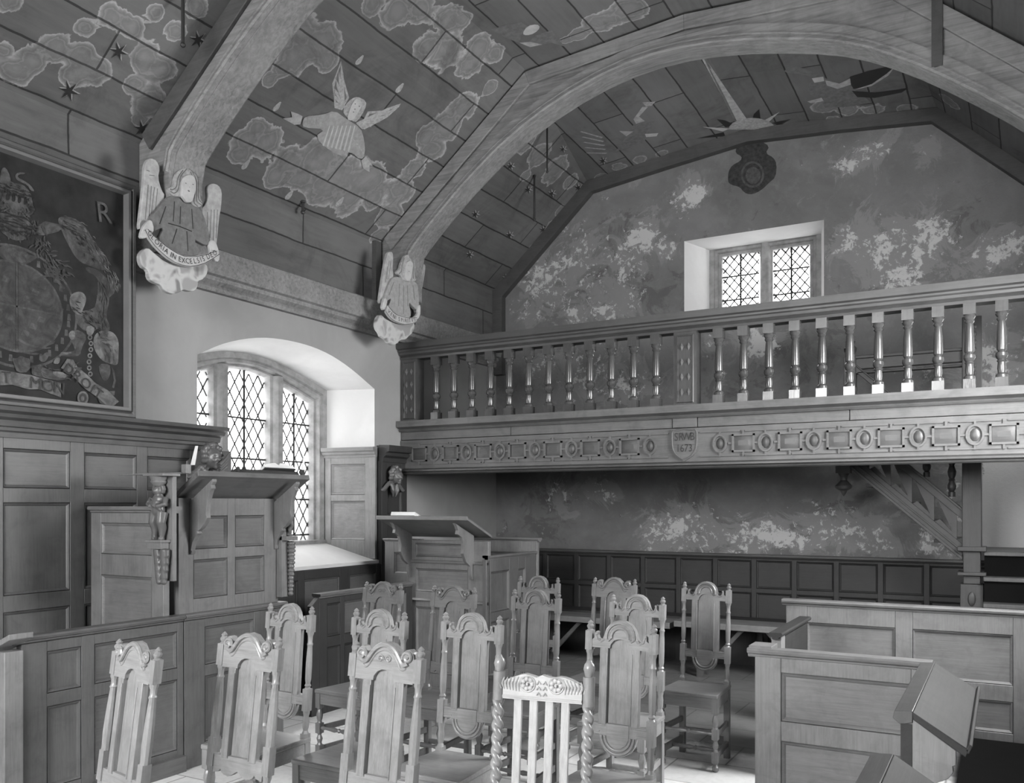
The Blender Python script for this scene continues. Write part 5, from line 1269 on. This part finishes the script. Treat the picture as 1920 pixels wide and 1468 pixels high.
angel((660, 440), 6.672, -5.0, a2, [(375,895),(400,930),(430,965),(465,995),(500,1012),(550,1030),(600,1042),(650,1046),(700,1045),(735,1040)],
 [(348,975),(375,1020),(405,1055),(440,1085),(480,1105),(530,1125),(580,1134),(635,1132),(690,1122),(735,1100)],
 'VENI SPIRITVS', 'pale painted angel corbel with VENI SPIRITVS scroll above the gallery end', [(635,395,.004),(672,405,.004),(640,470,.007)], ROBE2, (-5.2, 6.8, 3.3))
#@@PAINTING
# ================================================================== painted royal arms
XA = -5.195
ra = thing('painted_royal_arms', 'large framed painting of the royal arms with DROIT ribbon above the panelling', 'painting', (XL+.05, 3.1, 2.25))
f = MB(); f.box(XL+.002, XA, 2.27, 3.90, 2.24, 3.78)
def painted(name, g, g0=.03, sc_=9, lo=.40, hi=.62, bias=1.0):
    m, n, l, b = newmat(name); tc = n.new('ShaderNodeTexCoord')
    a = noi(n, l, tc.outputs['Object'], sc_, 7, .68, .6); q = noi(n, l, tc.outputs['Object'], sc_*3.5, 5, .6, .8)
    c = mixc(n, l, mapr(n, l, a, lo, hi, .15, bias), g0, g); c = mixc(n, l, mapr(n, l, q, .5, .68, 0, .5), c, g0*1.4)
    l.new(c, b.inputs['Base Color']); b.inputs['Roughness'].default_value = .65; b.inputs['Specular IOR Level'].default_value = .12
    return m
CAN = plain('painted_canvas_ground', .026, .7, .12, .35, 5)
G1 = painted('arms_paint_dim', .07); G2 = painted('arms_paint_mid', .10); G3 = painted('arms_paint_pale', .18, .05)
PAL = [0]
def pa(mi, pts, lev=1, sm=1, mir=False):
    PAL[0] += 1; lev = lev+PAL[0]*.006
    pts = chaikin(pts, sm) if sm else pts; f.mi = mi
    q = [at(x, y, 'x', XA+.0015*lev) for x, y in pts]
    f.poly(q)
    if mir: f.poly([(p.x+.0004, 6.26-p.y, p.z) for p in q][::-1])
    f.mi = 0
B2 = lambda p: zz(p, 0, 520, 5.242)
B1 = lambda p: zz(p, 0, 280, 5.242)
# unicorn: mane/back, neck, chest, haunch, legs
pa(2, B1([(560,670),(660,655),(780,700),(870,800),(930,930),(1010,1020),(1060,1130),(1030,1200),(900,1150),(760,1100),(640,880),(590,760)]), 1, 2, True)
pa(2, B1([(840,1150),(960,1180),(1060,1280),(1130,1260),(1140,1400),(1060,1468),(940,1468),(990,1350),(940,1240),(850,1200)]), 1, 1, True)
pa(2, B1([(370,760),(440,700),(500,720),(610,740),(600,800),(500,830),(400,850),(350,820)]), 2, 1, True)
pa(2, B2([(960,0),(1060,60),(1080,220),(1040,380),(1090,500),(1040,560),(930,480),(900,380),(960,200)]), 1, 1, True)
pa(2, B2([(700,330),(860,330),(960,280),(1010,420),(960,520),(840,540),(740,440)]), 1, 1, True)
pa(3, B2([(680,200),(720,150),(800,135),(850,190),(840,260),(800,350),(830,380),(740,360),(690,290)]), 2, 2, True)
pa(3, B2([(840,480),(930,470),(920,560),(860,580)]), 2, 1, True)
pa(3, B2([(930,560),(1000,520),(1110,530),(1170,620),(1165,760),(1160,870),(1080,850),(1000,820),(930,720),(915,640)]), 2, 2, True)
pa(2, B2([(665,560),(700,515),(790,520),(860,580),(800,700),(790,770),(700,780),(580,770),(600,735),(720,730),(740,700)]), 1, 1, True)
pa(3, B2([(668,565),(700,520),(740,530),(735,600),(700,620)]), 2, 1)
pa(3, B2([(580,770),(600,738),(700,732),(700,752)]), 2, 0)
pa(2, B2([(970,850),(1080,850),(1090,930),(1060,1010),(1020,1020),(980,950)]), 2, 1, True)
pa(2, B2([(1090,870),(1125,920),(1140,1020),(1120,1090),(1100,1080),(1120,1010),(1105,930)]), 2, 0, True)
pa(2, B2([(1060,1120),(1130,1115),(1125,1160),(1070,1160)]), 2, 0, True)
for k in range(7):
    cx_, cy_ = (885+10*math.sin(k*1.1), 590+k*60); pa(3, B2([(cx_+24*math.cos(t), cy_+26*math.sin(t)) for t in [q*math.pi/5 for q in range(10)]]), 3, 0); pa(0, B2([(cx_+11*math.cos(t), cy_+13*math.sin(t)) for t in [q*math.pi/4 for q in range(8)]]), 4, 0)
# garter and shield
cy_, cz_ = at(30, 575, 'x', XA).y, at(30, 575, 'x', XA).z
def disc(mi, ry, rz, lev, n_=40): f.mi = mi; f.poly([(XA+.0015*lev, cy_+ry*math.cos(2*math.pi*k/n_), cz_+rz*math.sin(2*math.pi*k/n_)) for k in range(n_)]); f.mi = 0
disc(2, .40, .37, 1); disc(0, .385, .355, 2); disc(2, .30, .275, 3); disc(1, .285, .262, 4)
for a in range(0, 360, 11):
    t = math.radians(a); p = Vector((0, cy_+.34*math.cos(t), cz_+.315*math.sin(t))); f.mi = 2
    f.poly([(XA+.005, p.y-.012, p.z-.02), (XA+.005, p.y+.012, p.z-.02), (XA+.005, p.y+.009, p.z+.02), (XA+.005, p.y-.009, p.z+.02)]); f.mi = 0
f.mi = 2
for (ya, za) in ((-.12, .1), (.1, -.1), (-.1, -.12), (.11, .11)):
    for k in range(3):
        y_, z_ = cy_+ya+(k-1)*.05, cz_+za+(k-1)*.05; f.poly([(XA+.0085, y_-.025, z_-.015), (XA+.0085, y_+.02, z_-.02), (XA+.0085, y_+.03, z_+.01), (XA+.0085, y_-.01, z_+.02)])
for q in ((-.002, .002, -.26, .26), (-.28, .28, -.002, .002)): f.poly([(XA+.009, cy_+q[0]-.003, cz_+q[2]-.003), (XA+.009, cy_+q[1]+.003, cz_+q[2]-.003), (XA+.009, cy_+q[1]+.003, cz_+q[3]+.003), (XA+.009, cy_+q[0]-.003, cz_+q[3]+.003)])
f.mi = 0
pa(2, B2([(100,680),(160,690),(280,740),(390,740),(370,765),(270,755),(150,720)]), 3, 1); pa(2, B2([(160,590),(300,660),(420,690),(500,685),(500,698),(420,705),(300,680),(170,620)]), 4, 1)
pa(2, B2([(480,650),(545,620),(530,650),(480,668)]), 4, 0); pa(2, B1([(475,1205),(520,1230),(640,1360),(630,1380),(560,1310)]), 5, 0)
pa(2, B2([(600,300),(625,310),(590,500),(565,500)]), 5, 0); pa(2, B2([(95,290),(130,290),(190,500),(160,530),(120,420)]), 5, 1); pa(2, B2([(0,280),(40,370),(100,450),(80,470),(0,400)]), 5, 1)
# helm, crown and lion crest
pa(2, B1([(0,650),(60,660),(250,680),(330,760),(280,870),(200,900),(90,880),(50,760),(0,740)]), 2, 1, True)
for k in range(5): pa(1, B1([(60+k*45,740),(85+k*45,740),(95+k*42,880),(80+k*42,890)]), 3, 0, True)
pa(2, B1([(20,440),(110,330),(220,340),(300,420),(320,520),(350,620),(250,670),(80,630),(20,560)]), 2, 1, True)
for k in range(4): pa(0, B1([(60+k*60,430+k*12),(100+k*55,440+k*12),(95+k*55,500+k*14),(55+k*58,500+k*14)]), 3, 1)
pa(2, B1([(0,260),(20,180),(60,180),(100,260),(110,360),(40,420),(0,420)]), 3, 1)
pa(2, B1([(150,250),(180,225),(250,228),(240,245),(185,245),(170,275),(240,310),(300,350),(345,415),(300,405),(270,350),(190,315),(155,290)]), 3, 1)
pa(1, B1([(0,920),(60,960),(130,950),(240,990),(300,1050),(420,1030),(300,1110),(220,1140),(120,1100),(60,1020)]), 3, 1, True)
pa(2, B1([(60,980),(140,960),(180,1010),(240,1000),(300,1060),(240,1120),(150,1100)]), 4, 1)
rs = random.Random(3)
def strokes(guide, conv, cnt, ln, spread, wd, mi, bend=.35, both=True):
    G = [Vector(p) for p in chaikin(guide, 2, False)]
    for q in range(cnt):
        k = rs.randrange(len(G)-1); p = G[k].lerp(G[k+1], rs.random()); d = (G[k+1]-G[k]).normalized(); nn = Vector((-d.y, d.x))
        p = p+nn*rs.uniform(-spread, spread); dd = (d+nn*rs.uniform(-bend, bend)).normalized(); L_ = ln*rs.uniform(.6, 1.3)
        n2 = Vector((-dd.y, dd.x)); c_ = p+dd*L_*.5+n2*rs.uniform(-.18, .18)*L_; e_ = p+dd*L_; w_ = wd*rs.uniform(.6, 1.2)
        pa(mi, conv([tuple(p), tuple(c_+n2*w_), tuple(e_), tuple(c_-n2*w_)]), 4, 1, both)
strokes([(600,690),(760,730),(860,850),(920,980),(1000,1080),(1090,1200),(1120,1330)], B1, 70, 80, 50, 6, 2)
strokes([(600,690),(760,730),(860,850),(920,980),(1000,1080),(1090,1200),(1120,1330)], B1, 40, 70, 50, 5, 3)
strokes([(600,720),(760,800),(830,950),(900,1100)], B1, 40, 60, 40, 5, 0)
strokes([(980,20),(1040,160),(1000,330),(1040,500)], B2, 50, 90, 35, 6, 2)
strokes([(700,250),(800,320),(900,420),(960,520)], B2, 30, 60, 60, 6, 0)
strokes([(960,580),(1060,620),(1080,780)], B2, 26, 80, 50, 6, 2)
strokes([(300,700),(420,850),(380,1010),(560,1130),(620,1260),(500,1180)], B1, 90, 90, 70, 9, 1, 1.2)
strokes([(300,700),(420,850),(380,1010),(560,1130),(620,1260),(500,1180)], B1, 45, 60, 60, 6, 2, 1.2)
strokes([(0,700),(140,760),(280,820)], B1, 30, 80, 60, 7, 0, .8)
strokes([(20,350),(120,400),(250,430),(300,560)], B1, 40, 50, 50, 7, 0, 1.0)
strokes([(0,500),(120,620),(260,640)], B1, 30, 50, 30, 6, 2, 1.0)
strokes([(360,860),(420,1010),(600,1000),(740,900)], B2, 40, 70, 50, 8, 1, 1.0)
strokes([(300,900),(480,900),(640,960)], B2, 24, 80, 30, 7, 1, .5)
# flowers, ribbons
pa(2, B2([(115,790),(160,800),(200,770),(250,790),(300,800),(290,930),(170,940),(140,860)]), 2, 1); pa(2, B2([(390,800),(450,730),(490,750),(450,830),(400,830)]), 2, 1)
pa(2, B2([(310,930),(350,880),(430,880),(560,960),(660,980),(600,1020),(440,990),(320,960)]), 3, 1); pa(3, B2([(505,935),(560,920),(640,940),(660,985),(580,990)]), 4, 1); pa(3, B2([(520,840),(550,790),(595,790),(580,850),(540,850)]), 3, 1)
pa(3, B2([(0,910),(130,930),(230,950),(300,960),(390,985),(490,1010),(600,1040),(600,1180),(490,1140),(390,1100),(280,1100),(200,1080),(120,1055),(0,1060)]), 3, 0)
pa(3, B2([(600,890),(660,800),(720,810),(760,880),(860,960),(940,1040),(1060,1110),(1170,1220),(1080,1290),(960,1180),(830,1090),(700,950)]), 3, 0)
pa(1, B2([(960,1180),(1080,1290),(1050,1280),(980,1230)]), 4, 0)
pa(3, B2([(815+55*math.cos(t), 1185+68*math.sin(t)) for t in [q*math.pi/8 for q in range(16)]]), 3, 0); pa(1, B2([(815+38*math.cos(t), 1185+48*math.sin(t)) for t in [q*math.pi/8 for q in range(16)]]), 4, 0); pa(3, B2([(812+18*math.cos(t), 1190+24*math.sin(t)) for t in [q*math.pi/8 for q in range(16)]]), 5, 0)
can = f.build('canvas', [CAN, G1, G2, G3], ra, smooth=False, recalc=False)
def onp(x, y): q = at(x, y, 'x', XA); return (q.y, q.z)
f = MB(); T3 = lambda u, v: (XA+.0165, u, v)
def word(txt, a, b_, h): letters_on(f, txt, [onp(*a), onp(*b_)], h, T3, squeeze=1.0)
word('T', (2, 718), (17, 719), .10); word('MON', (50, 727), (118, 740), .105)
word('DROIT', (113, 693), (186, 752), .095)
f.build('ribbon_lettering', INK, can, smooth=False, recalc=False)
f = MB(); word('R', (176, 415), (212, 421), .19); f.build('royal_initial', G2, can, smooth=False, recalc=False)
f = MB(); fy0, fy1, fz0, fz1 = 2.24, 3.96, 2.235, 3.825
f.nest((XL+.03, 0, 0), (0, 1, 0), Z, (1, 0, 0), fy0, fy1, fz0, fz1, [(0, 0), (0, .13), (.012, .145), (.03, .145), (.04, .135), (.05, .15), (.058, .15)], close=False); f.build('frame', FRM, ra, recalc=False)
f = MB(); f.nest((XL+.03, 0, 0), (0, 1, 0), Z, (1, 0, 0), fy0, fy1, fz0, fz1, [(.055, .12), (.055, .152), (.072, .152), (.08, .105)], close=False); f.build('gilt_slip', GILT, ra, recalc=False)
# ================================================================== iron hanging rods under the roof
def rod(px, py0, py1, label, r=.011):
    a = roofhit(px, py0, 0.0); d = -a.x*ST+a.y*CT; zb = EYE-(py1-HY)*d/FPX
    f = MB(); f.tube([(a.x, a.y, a.z+.0), (a.x, a.y, zb)], r, 8); f.ell((a.x, a.y, zb), (r*1.6, r*1.6, r*1.6), 8, 6); f.ell((a.x, a.y, a.z-.01), (r*2, r*2, r), 8, 6)
    o = f.build('iron_rod', IRON); o['group'] = 'iron rods hanging from the roof'
    tag(o, label, 'rod')
rod(343, -20, 84, 'dark iron rod hanging at the top left beside the near truss')
rod(1002, 328, 412, 'thin iron rod hanging below the boards left of the far wall corner')
rod(1026, 232, 322, 'thin iron rod hanging just under the far truss', .009)
rod(568, 376, 398, 'short iron hook under the painted angel clouds', .012)
